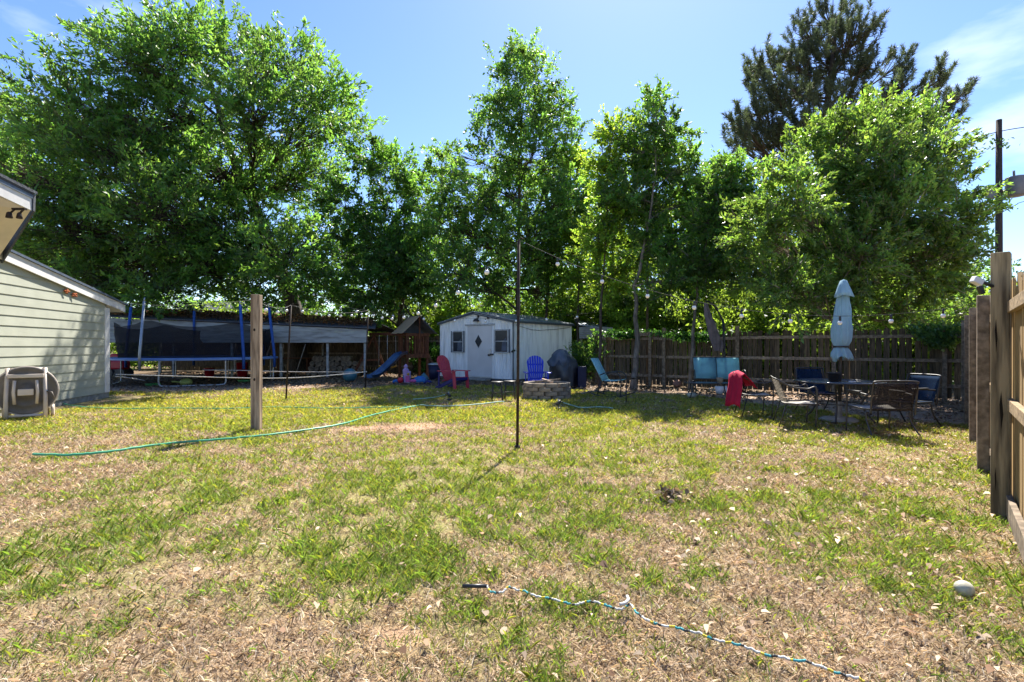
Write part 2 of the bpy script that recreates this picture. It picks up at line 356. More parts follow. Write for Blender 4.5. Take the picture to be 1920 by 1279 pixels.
# dry
n = 640000; x, y = scatter(n, 1.5, 17, 1.35, rg); g = greenness(x, y); k = (rg.random(n) > g*.55) & (rg.random(n) > scuff(x,y)*.8) & (bare(x,y) < .35) & ~((x < -9.6)&(y < 14.2)); x, y = x[k], y[k]; n = len(x)
wd = (.0022+.0010*y)*(.7+.6*rg.random(n)); hg = (.03+.045*rg.random(n))*(1+.02*y)
v = blades(x, y, hg*.8, wd, 1.3, rg)
hue = rg.random(n)[:,None]; ct = (1-hue)*np.array([.60,.46,.31])+hue*np.array([.36,.245,.16]); ct = ct*(.35+1.3*rg.random(n)*(.3+1.3*fb(x,y,.13)))[:,None]
ct[rg.random(n) < .10] = (.78,.68,.52)
ct[rg.random(n) < .07] = (.12,.08,.05)
vt = np.repeat(ct, 5, 0)
GRM = leaf_mat('dry grass blade', (1,1,1), (.8,.72,.5), .3, .75)
tag(np_mesh('dry_grass', v, 5, GRM, None, vt), 'short dead brown turf covering the whole yard', 'grass', kind='stuff')
# green
n = 1300000; x, y = scatter(n, 1.5, 18, 1.3, rg); g = greenness(x, y)
tf = vnoise(x*1.0, y, .075)*.62+vnoise(x+7, y, .2)*.48
k = (rg.random(n) > scuff(x,y)*.95) & (rg.random(n) < np.clip(g*.9-.08, .05, .7)*np.clip((tf-.41)*4.2, .05, 1)) & (bare(x,y) < .3) & ~((x < -9.6)&(y < 14.2)); x, y = x[k], y[k]; g = g[k]; n = len(x)
wd = (.0021+.0010*y)*(.7+.6*rg.random(n)); hg = (.035+.065*rg.random(n)*(.4+.9*g))*(1+.01*y)
v = blades(x, y, hg, wd, .85, rg)
far = np.clip((y-4)/8, 0, 1)[:,None]
ct = (1-far)*np.array([.19,.27,.06])+far*np.array([.34,.36,.08]); ct = ct*(.5+.9*rg.random(n))[:,None]
yl = rg.random(n) < .33; ct[yl] = ct[yl]*[1.6,1.15,1.0]
vt = np.repeat(ct, 5, 0)
GGM = leaf_mat('green grass blade', (1,1,1), (1.15,1.25,.55), .45, .5)
tag(np_mesh('green_grass', v, 5, GGM, None, vt), 'fresh green grass growing in patches over the lawn', 'grass', kind='stuff')

# ------------------------------------------------------------------ fallen leaves
def flat_leaves(x, y, size, rng, z=.012, up=.35):
    n = len(x); a = rng.random(n)*2*np.pi; c = np.c_[x, y, np.full(n, z)+rng.random(n)*.015]
    u = norm(np.c_[np.cos(a), np.sin(a), rng.normal(size=n)*up*.5]); s = norm(np.c_[-np.sin(a), np.cos(a), rng.normal(size=n)*up])
    L_ = size[:,None]; Wd = L_*(.42+.3*rng.random(n))[:,None]; lift = np.array([0,0,1.])*L_*.40*rng.random(n)[:,None]
    return np.stack([c, c+u*L_*.28+s*Wd*.5+lift, c+u*L_*.7+s*Wd*.36+lift, c+u*L_, c+u*L_*.72-s*Wd*.30+lift*.7, c+u*L_*.25-s*Wd*.42+lift*.9], 1)
n = 15000; x, y = scatter(n, 1.8, 17, .8, rg)
wgt = np.clip(.10+.95*gauss(x,y,5.2,4.8,3.0,3.6)+.8*gauss(x,y,8,9,3,5)+.55*gauss(x,y,2.2,2.2,1.6,1.2)+.6*(bare(x,y) > .4), 0, 1)
k = rg.random(n) < wgt; x, y = x[k], y[k]; n = len(x); sz = .022+.035*rg.random(n)**1.5; sz *= (1+.045*y)
v = flat_leaves(x, y, sz, rg); ct = np.array([1.4,1.4,1.45])*(.4+.75*rg.random(n))[:,None]; ct[rg.random(n) < .48] *= (.5,.38,.3)
tag(np_mesh('fallen_leaves', v, 6, M['brownleaf'], None, np.repeat(ct, 6, 0)), 'dry tan leaves scattered over the lawn, thickest by the right fence', 'leaves', kind='stuff')
# leaf litter below the trees
n = 26000; x = rg.random(n)*32-17; y = 9+rg.random(n)*17; k = bare(x, y) > .45; x, y = x[k], y[k]; n = len(x)
v = flat_leaves(x, y, .06+.06*rg.random(n), rg); ct = np.array([.8,.72,.66])*(.3+.9*rg.random(n))[:,None]
tag(np_mesh('leaf_litter', v, 6, M['brownleaf'], None, np.repeat(ct, 6, 0)), 'brown leaf litter on the shaded ground under the trees', 'leaves', kind='stuff')
# small heap of leaves
cx, cy = gp(1258, 938); n = 130; rr = np.abs(rg.normal(size=n))*.12; aa = rg.random(n)*6.28; rr *= 1.15
x = cx+rr*1.25*np.cos(aa); y = cy+rr*np.sin(aa); v = flat_leaves(x, y, .03+.04*rg.random(n), rg, .02, 1.4); v[:,:,2] += np.clip(.07-rr*.3, 0, 1)[:,None]*rg.random(n)[:,None]
ct = np.array([.7,.68,.66])*(.3+1.5*rg.random(n)**2)[:,None]
tag(np_mesh('leaf_heap', v, 6, M['brownleaf'], None, np.repeat(ct, 6, 0)), 'small heap of curled brown leaves in the middle of the lawn', 'leaf heap', kind='stuff')

# ------------------------------------------------------------------ trees
def bez(a, b, c, k):
    t = np.linspace(0, 1, k)[:,None]; return (1-t)**2*a+2*t*(1-t)*b+t*t*c
def tree(name, label, cat, trunk, r0, blobs, nleaf, ls, lm, bm, seed, group=None, updir=.35, clump=.34, per=42, start=.3, wr=.5, tints=(.65,1.35), limbs=True):
    """trunk: list of 3d points; blobs: (x, y, z, rx, ry, rz)"""
    rng = np.random.default_rng(seed); base = np.array(trunk[0], float)
    root = thing(name, label, cat, (base[0], base[1], 0), 0, group)
    T = np.array(trunk, float)-[base[0], base[1], 0]
    P0, P1, R0, R1 = [], [], [], []
    k = len(T); fine = []
    for i in range(k-1):
        for s in np.linspace(0, 1, 6)[:-1]: fine.append(T[i]*(1-s)+T[i+1]*s)
    fine.append(T[-1]); fine = np.array(fine); m = len(fine)
    fine[1:-1] += rng.normal(size=(m-2,3))*[.03,.03,0]*min(1, r0*6)
    rr = r0*(1-.88*np.linspace(0,1,m)**.9); rr[0] *= 1.35
    P0.append(fine[:-1]); P1.append(fine[1:]); R0.append(rr[:-1]); R1.append(rr[1:])
    B = np.array(blobs, float); B[:, :2] -= base[:2]; area = B[:,3]*B[:,5]; area = area/area.sum()
    cen, dr, tn = [], [], []
    for bi, b in enumerate(B):
        c = b[:3]; R = b[3:]
        zt = min(c[2]-.25*abs(R[2]), T[-1][2])
        i = int(np.clip(np.searchsorted(fine[:,2], max(zt-.45*np.linalg.norm(c[:2]-fine[-1][:2]), start*T[-1][2])), 1, m-1))
        a = fine[i]; mid = (a+c)/2+[0,0,.12*np.linalg.norm(c-a)]
        pl = bez(a, mid, c, 7); lr = max(.02, min(rr[i]*.55, .018*np.linalg.norm(R)+.02)); rl = np.linspace(lr, lr*.35, 7)
        if limbs: P0.append(pl[:-1]); P1.append(pl[1:]); R0.append(rl[:-1]); R1.append(rl[1:])
        nb = max(3, int(nleaf*area[bi]/per))
        d = norm(rng.normal(size=(nb,3))); rad = (.35+.65*rng.random(nb)**.55)[:,None]
        cc = c+d*R*rad*(.82+.36*rng.random((nb,1)))
        src = pl[rng.integers(2, 7, nb)]; md = (src+cc)/2+rng.normal(size=(nb,3))*.12
        if limbs:
            q = np.full(nb, lr*.3); P0 += [src, md]; P1 += [md, cc]; R0 += [q, q*.7]; R1 += [q*.7, q*.3]
        out = norm(cc-c+[0,0,updir*R[2]])
        nl = per; cs = clump*(.5+.9*rng.random((nb,1,1)))
        out = norm(out+rng.normal(size=(nb,3))*.38)
        ss = rng.random((nb,nl,1)); off = rng.normal(size=(nb,nl,3))*cs*.36*(1.25-ss)*[1,1,.7]+out[:,None,:]*(ss-.35)*cs*3.1
        off[:,:,2] -= ((ss-.2)**2*cs*.5)[:,:,0]
        cen.append((cc[:,None,:]+off).reshape(-1,3))
        dr.append((out[:,None,:]*.8+rng.normal(size=(nb,nl,3))*.55+[0,0,-.12]).reshape(-1,3))
        if limbs: tw_ = cc+out*clump*1.6; P0.append(cc); P1.append(tw_); R0.append(np.full(nb,.011)); R1.append(np.full(nb,.006))
        t = (tints[0]*.85+(tints[1]*1.1-tints[0]*.85)*rng.random((nb,1))**1.3)*np.ones((nb,nl))*(.8+.4*rng.random((nb,nl))); tn.append(t.reshape(-1))
    cen = np.concatenate(cen); dr = np.concatenate(dr); tn = np.concatenate(tn); n = len(cen)
    ok = cen[:,2] > .15; cen, dr, tn = cen[ok], dr[ok], tn[ok]; n = len(cen)
    Ln = ls*(.65+.7*rng.random(n)); v = leaves(cen, dr, Ln, Ln*wr*(.8+.4*rng.random(n)), rng)
    yel = (.85+.35*rng.random(n)); tc_ = np.c_[tn*yel, tn, tn*.9]
    np_mesh('crown', v, 4, lm, root, np.repeat(tc_, 4, 0))
    vv, ff = seg_tubes(np.concatenate(P0), np.concatenate(P1), np.concatenate(R0), np.concatenate(R1), 6)
    np_mesh('trunk', vv, 4, bm, root, None, ff); return root
LM = {
 'oak': leaf_mat('oak leaf', (.065,.14,.042), (.28,.53,.07), .47),
 'dark': leaf_mat('dark leaf', (.045,.11,.04), (.25,.50,.06), .48),
 'mid': leaf_mat('birch leaf', (.062,.13,.042), (.29,.54,.07), .5),
 'lime': leaf_mat('lime green leaf', (.10,.18,.03), (.48,.72,.07), .52),
 'right': leaf_mat('glossy oak leaf', (.075,.14,.048), (.33,.54,.07), .45, .36),
 'pine': leaf_mat('pine needle', (.07,.095,.055), (.12,.17,.06), .3, .6),
 'ivy': leaf_mat('ivy leaf', (.04,.12,.02), (.12,.30,.03), .4),
}
def blob(px, py, rpx, d, ry=None, rz=None, dd=None):
    x, y, z = at(px, py, d); k = d/960*.86; return (x, y, z, rpx*k, (dd or rpx*k), (rz or rpx)*k)
D = 25
oakb = [(330,85,95),(240,110,100),(420,90,90),(140,200,110),(40,240,90),(540,130,85),(600,190,80),(640,230,60),(480,210,100),(330,230,120),(200,300,130),(60,350,120),
        (420,330,120),(560,330,100),(300,400,130),(130,440,130),(450,440,110),(-60,300,120),(240,500,110),(380,500,100),(100,500,90),(540,480,90),(20,480,100),(480,540,60),(300,545,60),(150,540,70)]
tree('oak_tree', 'huge wind blown oak with a wide crown behind the carport and trampoline', 'tree', [(-11.2,27,0),(-11.4,26.8,3.5),(-12.5,26,7),(-14,25.5,11),(-15,25,15)], .55,
     [blob(px, py, r, D+random.uniform(-3.5,3.5)+(0 if py < 400 else -1), None, r*.78) for px, py, r in oakb], 135000, .23, LM['oak'], M['bark'], 21, clump=.42, updir=.6, wr=.36)
tree('shade_tree', 'dark rounded tree between the huge oak and the shed', 'tree', [(-6.2,27.5,0),(-5.9,27.4,4),(-6.1,27,8)], .22,
     [blob(px, py, r, 26+random.uniform(-2,2), None, r*.85) for px, py, r in [(690,300,50),(745,330,60),(650,390,70),(790,370,55),(800,450,60),(720,440,80),(640,480,70),(770,490,70),(700,540,70),(600,540,50)]], 44000, .17, LM['dark'], M['bark'], 22, per=60)
tree('leaning_tree', 'thin leaning tree with dark bare stem left of the shed', 'tree', [(-3.6,24.5,0),(-4.6,24.6,2.4),(-6.3,24.8,5.2)], .10,
     [blob(px, py, r, 24.5) for px, py, r in [(745,500,50),(720,470,45),(790,540,40)]], 14000, .15, LM['mid'], M['bark'], 23)
tallb = [(985,95,28),(965,140,48),(1010,150,50),(935,190,45),(1035,205,45),(980,215,60),(1070,240,30),(900,225,24),(1000,290,70),(930,290,50),(1065,310,42),(840,290,30),(840,320,45),(880,370,60),(960,370,80),(1060,380,70),
        (830,420,60),(900,450,70),(990,450,80),(1060,470,60),(850,510,60),(930,540,60),(1020,550,60)]
tree('tall_tree', 'tallest slender tree rising straight behind the shed', 'tree', [(.25,24,0),(.3,24,5),(.35,24,10),(.6,24,14.6)], .16,
     [blob(px, py, r, 24+random.uniform(-2.2,1.8), dd=r*24/960*1.15) for px, py, r in tallb], 72000, .15, LM['mid'], M['bark'], 24, clump=.34, start=.2, per=62)
tree('slim_tree', 'slim dark stemmed tree just right of the tallest tree', 'tree', [(1.55,25,0),(1.75,25,5),(2.0,25,9.5)], .12,
     [blob(px, py, r, 25) for px, py, r in [(1040,330,40),(1060,420,40),(1010,500,45)]], 9000, .15, LM['mid'], M['bark'], 25)
tree('slim_tree', 'slim tree with a bare upper stem right behind the rear of the shed', 'tree', [(2.9,23,0),(3.0,23,4),(2.9,23.1,9)], .08,
     [blob(px, py, r, 23) for px, py, r in [(1085,300,30),(1095,370,34),(1080,440,36),(1090,520,36)]], 8000, .14, LM['lime'], M['bark'], 51, clump=.28, per=60)
tree('slim_tree', 'slim dark stemmed tree close behind the forked tree', 'tree', [(5.0,18.8,0),(4.95,18.8,3),(5.05,18.9,7.5)], .075,
     [blob(px, py, r, 19) for px, py, r in [(1215,300,30),(1225,400,34),(1200,480,34)]], 6000, .13, LM['lime'], M['bark'], 52, clump=.26, per=60)
tree('yard_tree', 'pale forked tree standing in front of the wooden fence', 'tree', [(3.95,16.6,0),(4.05,16.6,1.6),(4.0,16.6,3.3),(4.55,16.6,6),(4.7,16.6,8.6)], .11,
     [blob(px, py, r, 17+random.uniform(-1.2,1.2)) for px, py, r in [(1225,190,26),(1210,230,40),(1250,240,40),(1190,290,48),(1245,300,55),(1290,320,45),(1180,370,55),(1240,390,60),(1310,380,45),(1215,460,55),(1290,460,50),(1250,530,45)]], 33000, .12, LM['mid'], M['barkgrey'], 26, clump=.24, start=.35, per=55)
tree('sapling', 'straight thin tree with lime foliage left of the forked tree', 'tree', [(2.95,17.2,0),(3.0,17.2,2.5),(3.15,17.2,5),(3.2,17.2,7.2)], .07,
     [blob(px, py, r, 17.5) for px, py, r in [(1150,250,28),(1135,320,38),(1155,390,45),(1120,450,40),(1150,520,40)]], 17000, .12, LM['lime'], M['bark'], 27, clump=.24)
tree('fence_tree', 'thin grey trunked tree at the fence behind the umbrella', 'tree', [(5.55,15.9,0),(5.65,15.9,2.2),(5.9,16,4),(6.3,16,5.4)], .07,
     [blob(px, py, r, 16) for px, py, r in [(1340,350,40),(1330,420,50),(1370,400,45),(1340,500,45),(1300,500,40),(1375,330,42),(1400,390,48)]], 22000, .12, LM['mid'], M['barkgrey'], 28, clump=.24)
rb = [(1650,235,60),(1590,260,65),(1710,250,60),(1530,300,70),(1640,310,80),(1740,310,70),(1790,350,50),(1480,370,70),(1580,380,80),(1690,390,90),(1790,410,55),(1420,440,60),(1510,460,80),(1620,470,90),(1730,480,80),(1800,500,45),(1400,510,50),(1480,540,60),
      (1580,550,70),(1700,560,80),(1800,580,45),(1760,600,40),(1640,590,40)]
tree('spreading_oak', 'broad glossy leaved oak over the right corner of the yard', 'tree', [(9.75,14.7,0),(9.7,14.7,1.4),(9.6,14.8,3),(9.4,15,5.5)], .19,
     [blob(px, py, r, 13.9+random.uniform(-1.4,1.9)) for px, py, r in rb], 100000, .125, LM['right'], M['barkpale'], 29, clump=.24, per=60, updir=.5, start=.2, wr=.4)
# pine: needle tufts
def pine():
    rng = np.random.default_rng(31); d0 = 34; tr = [at(1560,700,d0), at(1555,420,d0), at(1545,250,d0), at(1560,120,d0), at(1570,30,d0)]
    tr[0] = (tr[0][0], tr[0][1], 0); base = tr[0]
    root = thing('pine_tree', 'tall dark pine with open ragged top behind the broad oak', 'tree', (base[0], base[1], 0)); T = np.array(tr)-[base[0], base[1], 0]
    P0, P1, R0, R1 = [T[:-1]], [T[1:]], [np.array([.4,.3,.24,.16])], [np.array([.3,.24,.16,.07])]
    bl = [(1555,45,48),(1515,75,45),(1600,70,42),(1480,120,38),(1560,120,55),(1620,125,30),(1430,125,30),(1410,150,25),(1510,170,55),(1590,185,50),(1455,190,42),(1420,215,30),(1400,250,38),(1450,265,45),(1520,240,55),(1600,250,50),
          (1680,125,25),(1690,165,32),(1665,200,30),(1760,150,26),(1745,190,30),(1800,185,22),(1720,240,40),(1770,220,28),(1385,275,25),(1660,250,40)]
    cen, dr, tn = [], [], []
    for px, py, r in bl:
        c = np.array(at(px, py, d0+rng.uniform(-2.5,2.5)))-[base[0], base[1], 0]; R = r*d0/960
        zt = c[2]-.55*np.linalg.norm(c[:2]-T[2][:2])-.3; zt = np.clip(zt, 5, 22); a = np.array([np.interp(zt, T[:,2], T[:,i]) for i in range(3)])
        pl = bez(a, (a+c)/2+[0,0,-.5], c, 6); P0.append(pl[:-1]); P1.append(pl[1:]); R0.append(np.linspace(.09,.05,5)); R1.append(np.linspace(.08,.04,5))
        nb = int(4+r*r*.019)
        cc = c+norm(rng.normal(size=(nb,3)))*R*(rng.random((nb,1))**.5); sr = pl[rng.integers(3,6,nb)]
        P0.append(sr); P1.append(cc); R0.append(np.full(nb,.035)); R1.append(np.full(nb,.02))
        ax_ = norm(norm(cc-sr)*.5+rng.normal(size=(nb,3))*.3+[0,0,.9])
        nl = 150; s = rng.random((nb,nl,1))*.85
        cen.append((cc[:,None]+ax_[:,None]*s).reshape(-1,3)); dr.append((ax_[:,None]*.75+rng.normal(size=(nb,nl,3))*.55).reshape(-1,3))
        tn.append(((.6+.9*rng.random((nb,1)))*np.ones((nb,nl))).reshape(-1))
    cen = np.concatenate(cen); dr = np.concatenate(dr); tn = np.concatenate(tn); n = len(cen)
    Ln = .30*(.7+.6*rng.random(n)); v = leaves(cen, dr, Ln, np.full(n,.035), rng, .1)
    np_mesh('crown', v, 4, LM['pine'], root, np.repeat(np.c_[tn*1.05, tn, tn], 4, 0))
    vv, ff = seg_tubes(np.concatenate(P0), np.concatenate(P1), np.concatenate(R0), np.concatenate(R1), 7); np_mesh('trunk', vv, 4, M['bark'], root, None, ff)
pine()
# trees of the wood behind the fences
def wood_tree(px, d, top, w, lm, seed, label, n=8500):
    rng = random.Random(seed); x = (px-960)*d/960; zt = zh(top, d); bl = []
    k = 9
    for i in range(k):
        t = i/(k-1); z = .6+(zt-1.0)*t*.95; rad = w*d/960*(1-.5*t)*(.75+.5*rng.random())
        bl.append((x+rng.uniform(-.5,.5)*w*d/960*(1.1-.8*t), d+rng.uniform(-1,1), z, rad*.75, rad*.6, rad*.7))
    tree('wood_tree', label, 'tree', [(x,d,0),(x+.1,d,zt*.5),(x+.2,d,zt*.85)], .1, bl, n, .19, LM[lm], M['bark'], seed, 'trees of the wood behind the yard', clump=.42, start=.1)
wl = {'lime': 'sunlit lime green background tree %s', 'mid': 'mid green background tree %s', 'dark': 'dark background tree %s'}
marks = ['rising behind the middle of the carport roof', 'behind the right end of the carport', 'directly above the swing beam', 'behind the playset tower peak', 'above the left end of the shed roof', 'behind the shed gable',
 'just right of the tallest tree, low down', 'above the rear end of the shed', 'tall and bright over the neighbour roof', 'behind the forked tree trunk', 'bright and low right of the forked tree', 'over the first fence post right of the forked tree',
 'left of the folded grey parasol', 'above the folded grey parasol', 'over the teal glider bench', 'left of the closed blue parasol', 'behind the closed blue parasol', 'right of the closed blue parasol', 'in the far right corner by the utility pole',
 'far back, seen over the shed', 'far back between the tallest and the forked tree', 'under the huge oak, above the timber post', 'under the huge oak, above the trampoline', 'just right of the house gable', 'hidden low behind the house roof']
for i, (px, d, top, w, lm) in enumerate([(565,33,500,70,'dark'),(650,31,430,70,'mid'),(735,30,480,60,'lime'),(800,31,440,60,'mid'),(870,29,470,60,'lime'),(940,31,420,70,'dark'),(1010,29,480,60,'mid'),
      (1085,27,430,60,'lime'),(1140,26,340,60,'lime'),(1180,30,330,60,'mid'),(1230,25,420,55,'lime'),(1300,24,370,60,'lime'),(1350,27,340,60,'mid'),(1400,23,400,60,'lime'),(1470,25,380,60,'mid'),(1560,24,400,70,'dark'),
      (1650,22,430,70,'lime'),(1740,22,430,70,'mid'),(1830,24,470,50,'mid'),(1050,33,330,70,'dark'),(1270,32,300,60,'dark'),(440,40,505,90,'lime'),(330,42,520,90,'mid'),(240,40,500,90,'dark'),(120,38,470,90,'dark')]):
    wood_tree(px, d, top, w, lm, 100+i, wl[lm] % marks[i])
# low undergrowth behind the fences, bushes
def bush(name, label, x, y, h, w, lm, seed, n=7000, group=None, ls=.13):
    rng = random.Random(seed); bl = [(x+rng.uniform(-.5,.5)*w, y+rng.uniform(-.3,.3)*w, h*(.25+.55*rng.random()), w*.34, w*.3, h*.32) for _ in range(6)]
    tree(name, label, 'bush', [(x,y,0),(x,y,h*.4),(x+.1,y,h*.7)], .03, bl, n, ls, LM[lm], M['bark'], seed, group, clump=.2, start=.1)
rg2 = np.random.default_rng(99); UC, UD = [], []
for px, d, h in [(250,31,2.6),(330,32,3),(400,32,3),(460,32,2.8),(540,31,3.0),(620,31,2.8),(700,30,2.8),(800,29,3.4),(870,28,3.6),(940,28,3.4),(1010,28,3.6),(1080,26,3.8),(1150,25,3.6),(1225,24,4),(1300,23,3.8),(1380,21.5,3.6),(1460,20,3.2),(1540,19,3.0),(1620,18,2.9),(1700,17.2,2.8),(1780,17,2.8)]:
    x0_ = (px-960)*d/960; nb = 110; cc = np.c_[x0_+rg2.normal(size=nb)*1.3, d+rg2.normal(size=nb)*.6, h*rg2.random(nb)**.8]
    out = norm(rg2.normal(size=(nb,3))+[0,0,.5]); s_ = rg2.random((nb,70,1))
    UC.append((cc[:,None]+out[:,None]*s_*.8+rg2.normal(size=(nb,70,3))*.16).reshape(-1,3)); UD.append((out[:,None]+rg2.normal(size=(nb,70,3))*.7).reshape(-1,3))
UC = np.concatenate(UC); UD = np.concatenate(UD); k = UC[:,2] > .05; UC, UD = UC[k], UD[k]; n = len(UC); tt = (.25+1.1*vnoise(UC[:,0], UC[:,2]*3, .5))*(.6+.7*rg2.random(n)); Ln = .17*(.7+.6*rg2.random(n))
tag(np_mesh('undergrowth', leaves(UC, UD, Ln, Ln*.5, rg2), 4, LM['lime'], None, np.repeat(np.c_[tt*1.05,tt,tt],4,0)), 'dense sunlit green undergrowth filling the space behind the fences', 'undergrowth', kind='stuff')
bush('shrub', 'green shrub between the shed and the wooden fence', 2.75, 18.9, 1.5, .8, 'mid', 260, 3500, ls=.1)
bush('hedge_bush', 'bush with pale sprigs between the playset and the shed', -3.9, 25.2, 2.0, 1.6, 'ivy', 261, 6000, ls=.12)

# ------------------------------------------------------------------ string of wooden fences
def fence_run(root, A, B, H, side, bw=.135, gap=.012, seed=1, boards_m='oldwood', rail_z=(.35,1.0,1.62), rail_m='railwood', skip=(), jit=.05, rails_in=True):
    rng = random.Random(seed); A = Vector((*A,0)); B = Vector((*B,0)); d = (B-A); L = d.length; d.normalize(); nrm = Vector((-d.y, d.x, 0))*side
    mb = MB(); s = 0; a = math.atan2(d.y, d.x)
    while s < L-bw:
        w = bw*rng.uniform(.92,1.02); h = H+rng.uniform(-jit, jit)
        if not any(lo < s < hi for lo, hi in skip):
            p = A+d*(s+w/2)+nrm*rng.uniform(-.004,.004); R = Matrix.Rotation(a,3,'Z') @ Matrix.Rotation(rng.uniform(-.012,.012),3,'Y')
            c = w*.22; q = [(-w/2,0,.04),(w/2,0,.04),(w/2,0,h-c),(w/2-c,0,h),(-w/2+c,0,h),(-w/2,0,h-c)]
            mb.prism([p+R @ Vector((x,-.009,z)) for x,_,z in q], R @ Vector((0,.018,0)))
        s += w+gap*rng.uniform(.2,1.9)
    mb.build('boards', M[boards_m], root, True)
    for z in rail_z:
        r = MB(); off = nrm*.032; k = max(1, round(L/2.4))
        for i in range(k):
            p = A+d*(L*i/k+.004)+off; q = A+d*(L*(i+1)/k-.004)+off; p.z = z+rng.uniform(-.01,.01); q.z = z+rng.uniform(-.01,.01)
            r.beam(p, q, .042, .088)
        r.build('rail', M[rail_m], root, True, .004)
    return A, d, nrm, L
FA, FB, FN = (3.0,19.2), (11.2,12.6), (3.83,3.87)
bf = thing('wooden_fence', 'dark weathered board fence along the back of the yard', 'fence', FA)
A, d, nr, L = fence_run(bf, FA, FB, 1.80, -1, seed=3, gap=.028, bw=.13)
for s, h in ((.25,1.95),(.62,1.9),(2.35,1.86),(2.85,1.98),(5.2,1.98),(7.75,1.9),(10.1,1.9)):
    p = A+d*s+nr*.105; MB().box((p.x,p.y,h/2), (.1,.1,h), math.atan2(d.y,d.x)).build('post', M['railwood'], bf, True, .006)
hv = A+d*1.5+nr*.16; MB().beam(A+d*.7+nr*.16+Vector((0,0,1.74)), A+d*2.3+nr*.16+Vector((0,0,1.78)), .03, .12).build('header_board', M['railwood'], bf, True, .004)
lf = thing('wooden_fence', 'dark board fence behind the carport and playset, left of the shed', 'fence', (-19,27))
fence_run(lf, (-19,28.5), (-1.2,25.3), 1.85, -1, seed=4)
rf = thing('wooden_fence', 'sunlit yellow board fence along the right side, nearest the camera', 'fence', FN)
NA = (2.65,2.47)
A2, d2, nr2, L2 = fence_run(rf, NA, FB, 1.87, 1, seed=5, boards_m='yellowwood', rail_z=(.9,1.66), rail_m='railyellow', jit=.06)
kb = MB(); kb.beam(A2+nr2*.04+Vector((0,0,.1)), A2+d2*L2+nr2*.04+Vector((0,0,.1)), .04, .16); kb.build('kickboard', M['railwood'], rf, True, .004)
for s in (3.9,6.2,8.4,10.6):
    p = A2+d2*s+nr2*.11; MB().box((p.x,p.y,.95), (.1,.1,1.9), math.atan2(d2.y,d2.x)).build('post', M['railwood'], rf, True, .006)
# thick cracked post
x0, y0 = gp(1877, 966); x0 -= .0
pp = thing('fence_post', 'thick cracked grey post standing against the right fence', 'post', (x0,y0))
pb = MB(); pb.box((0,0,1.05), (.125,.115,2.1), math.atan2(d2.y,d2.x)-.15); pb.build('post_timber', M['mosswood'], pp, bevel=.008)
rng = random.Random(2); Rp = Matrix.Rotation(math.atan2(d2.y,d2.x)-.15,3,'Z')
for i in range(9):
    z = .25+i*.2+rng.uniform(-.05,.05); side = i % 3 == 0
    off = Rp @ (Vector((-.0635, rng.uniform(-.03,.03), z)) if side else Vector((rng.uniform(-.03,.045), .0585, z)))
    ck = MB(); h = .09+.09*rng.random(); wv = .005+.008*rng.random(); ax3 = Rp @ (Vector((0,1,0)) if side else Vector((1,0,0))); nn_ = Rp @ (Vector((-1,0,0)) if side else Vector((0,1,0)))
    pts = [off+Vector((0,0,h)), off+ax3*wv*.8+Vector((0,0,h*.3)), off+ax3*wv*.3-Vector((0,0,h*.4)), off-Vector((0,0,h)), off-ax3*wv-Vector((0,0,h*.2)), off-ax3*wv*.4+Vector((0,0,h*.5))]
    ck.prism(pts, nn_*.002); ck.build('crack', M['crack'], pp)
x1, y1 = gp(1846, 862)
np_ = thing('lumber_post', 'pale new plank standing upright beside the cracked post', 'plank', (x1,y1))
M['palelumber'] = mat('fresh pine plank', (.74,.55,.40), (.55,.38,.26), 5, .7, (3,3,.3), .3, contrast=(.4,.6))
MB().box((0,0,.98), (.17,.05,1.96), .12).build('plank_body', M['palelumber'], np_, bevel=.005)
MB().box((.09,.10,.93), (.09,.09,1.86), .12).build('rear_post', M['newwood'], np_, bevel=.005)
x2, y2 = gp(1818, 792)
lb = thing('leaning_board', 'grey weathered board leaning against the right fence in the corner', 'board', (x2,y2))
MB().beam((0,0,0), (.16,.12,1.82), .19, .035, (0,1,0)).build('board_body', M['railwood'], lb, bevel=.004)
# security floodlight on post
fx = thing('floodlight', 'small white floodlight on an arm fixed to the thick cracked post', 'lamp', (x0-.13,y0-.02,1.83))
MB().tube([(.07,.02,0),(0,0,.02),(-.05,0,.04)], .014, 8).build('arm', M['black'], fx)
MB().box((-.10,-.02,.04), (.075,.05,.05), Matrix.Rotation(.5,3,'Y')).build('lamp_head', M['white'], fx, bevel=.006)
MB().box((-.06,-.01,-.03), (.035,.03,.07), Matrix.Rotation(-.4,3,'Y')).build('sensor', M['black'], fx, bevel=.005)

# ivy on fence and ground scraps
def ivy(label, px, py, d, w, h, seed, n=500, lm='ivy'):
    rng = np.random.default_rng(seed); x, y, z = at(px, py, d); s = rng.random(n)
    ln = w*(.25+.75*s)
    c = np.c_[x+(rng.random(n)-.5)*ln, y+(rng.random(n)-.5)*.14, z-h*(1-s)**.8+rng.normal(size=n)*.05]
    v = leaves(c, rng.normal(size=(n,3))*.6+[0,-.4,-.7], np.full(n,.09), np.full(n,.07), rng); t = .6+.7*rng.random(n)
    o = np_mesh('vine', v, 4, LM[lm], None, np.repeat(np.c_[t,t,t],4,0)); tag(o, label, 'vine')
ivy('green vine hanging down the back fence left of the blue umbrella', 1517, 618, 15.3, .28, 1.0, 41, 420)
ivy('leafy vine spilling over the fence top in the right corner', 1765, 605, 12.7, 2.0, .55, 42, 1700, 'right')
ivy('leafy vine running along the fence top by the grey folded umbrella', 1310, 622, 16.3, 3.4, .22, 43, 1100)
ivy('vine leaves on the fence top behind the rocking chair', 1180, 620, 18.0, 2.6, .2, 44, 900)

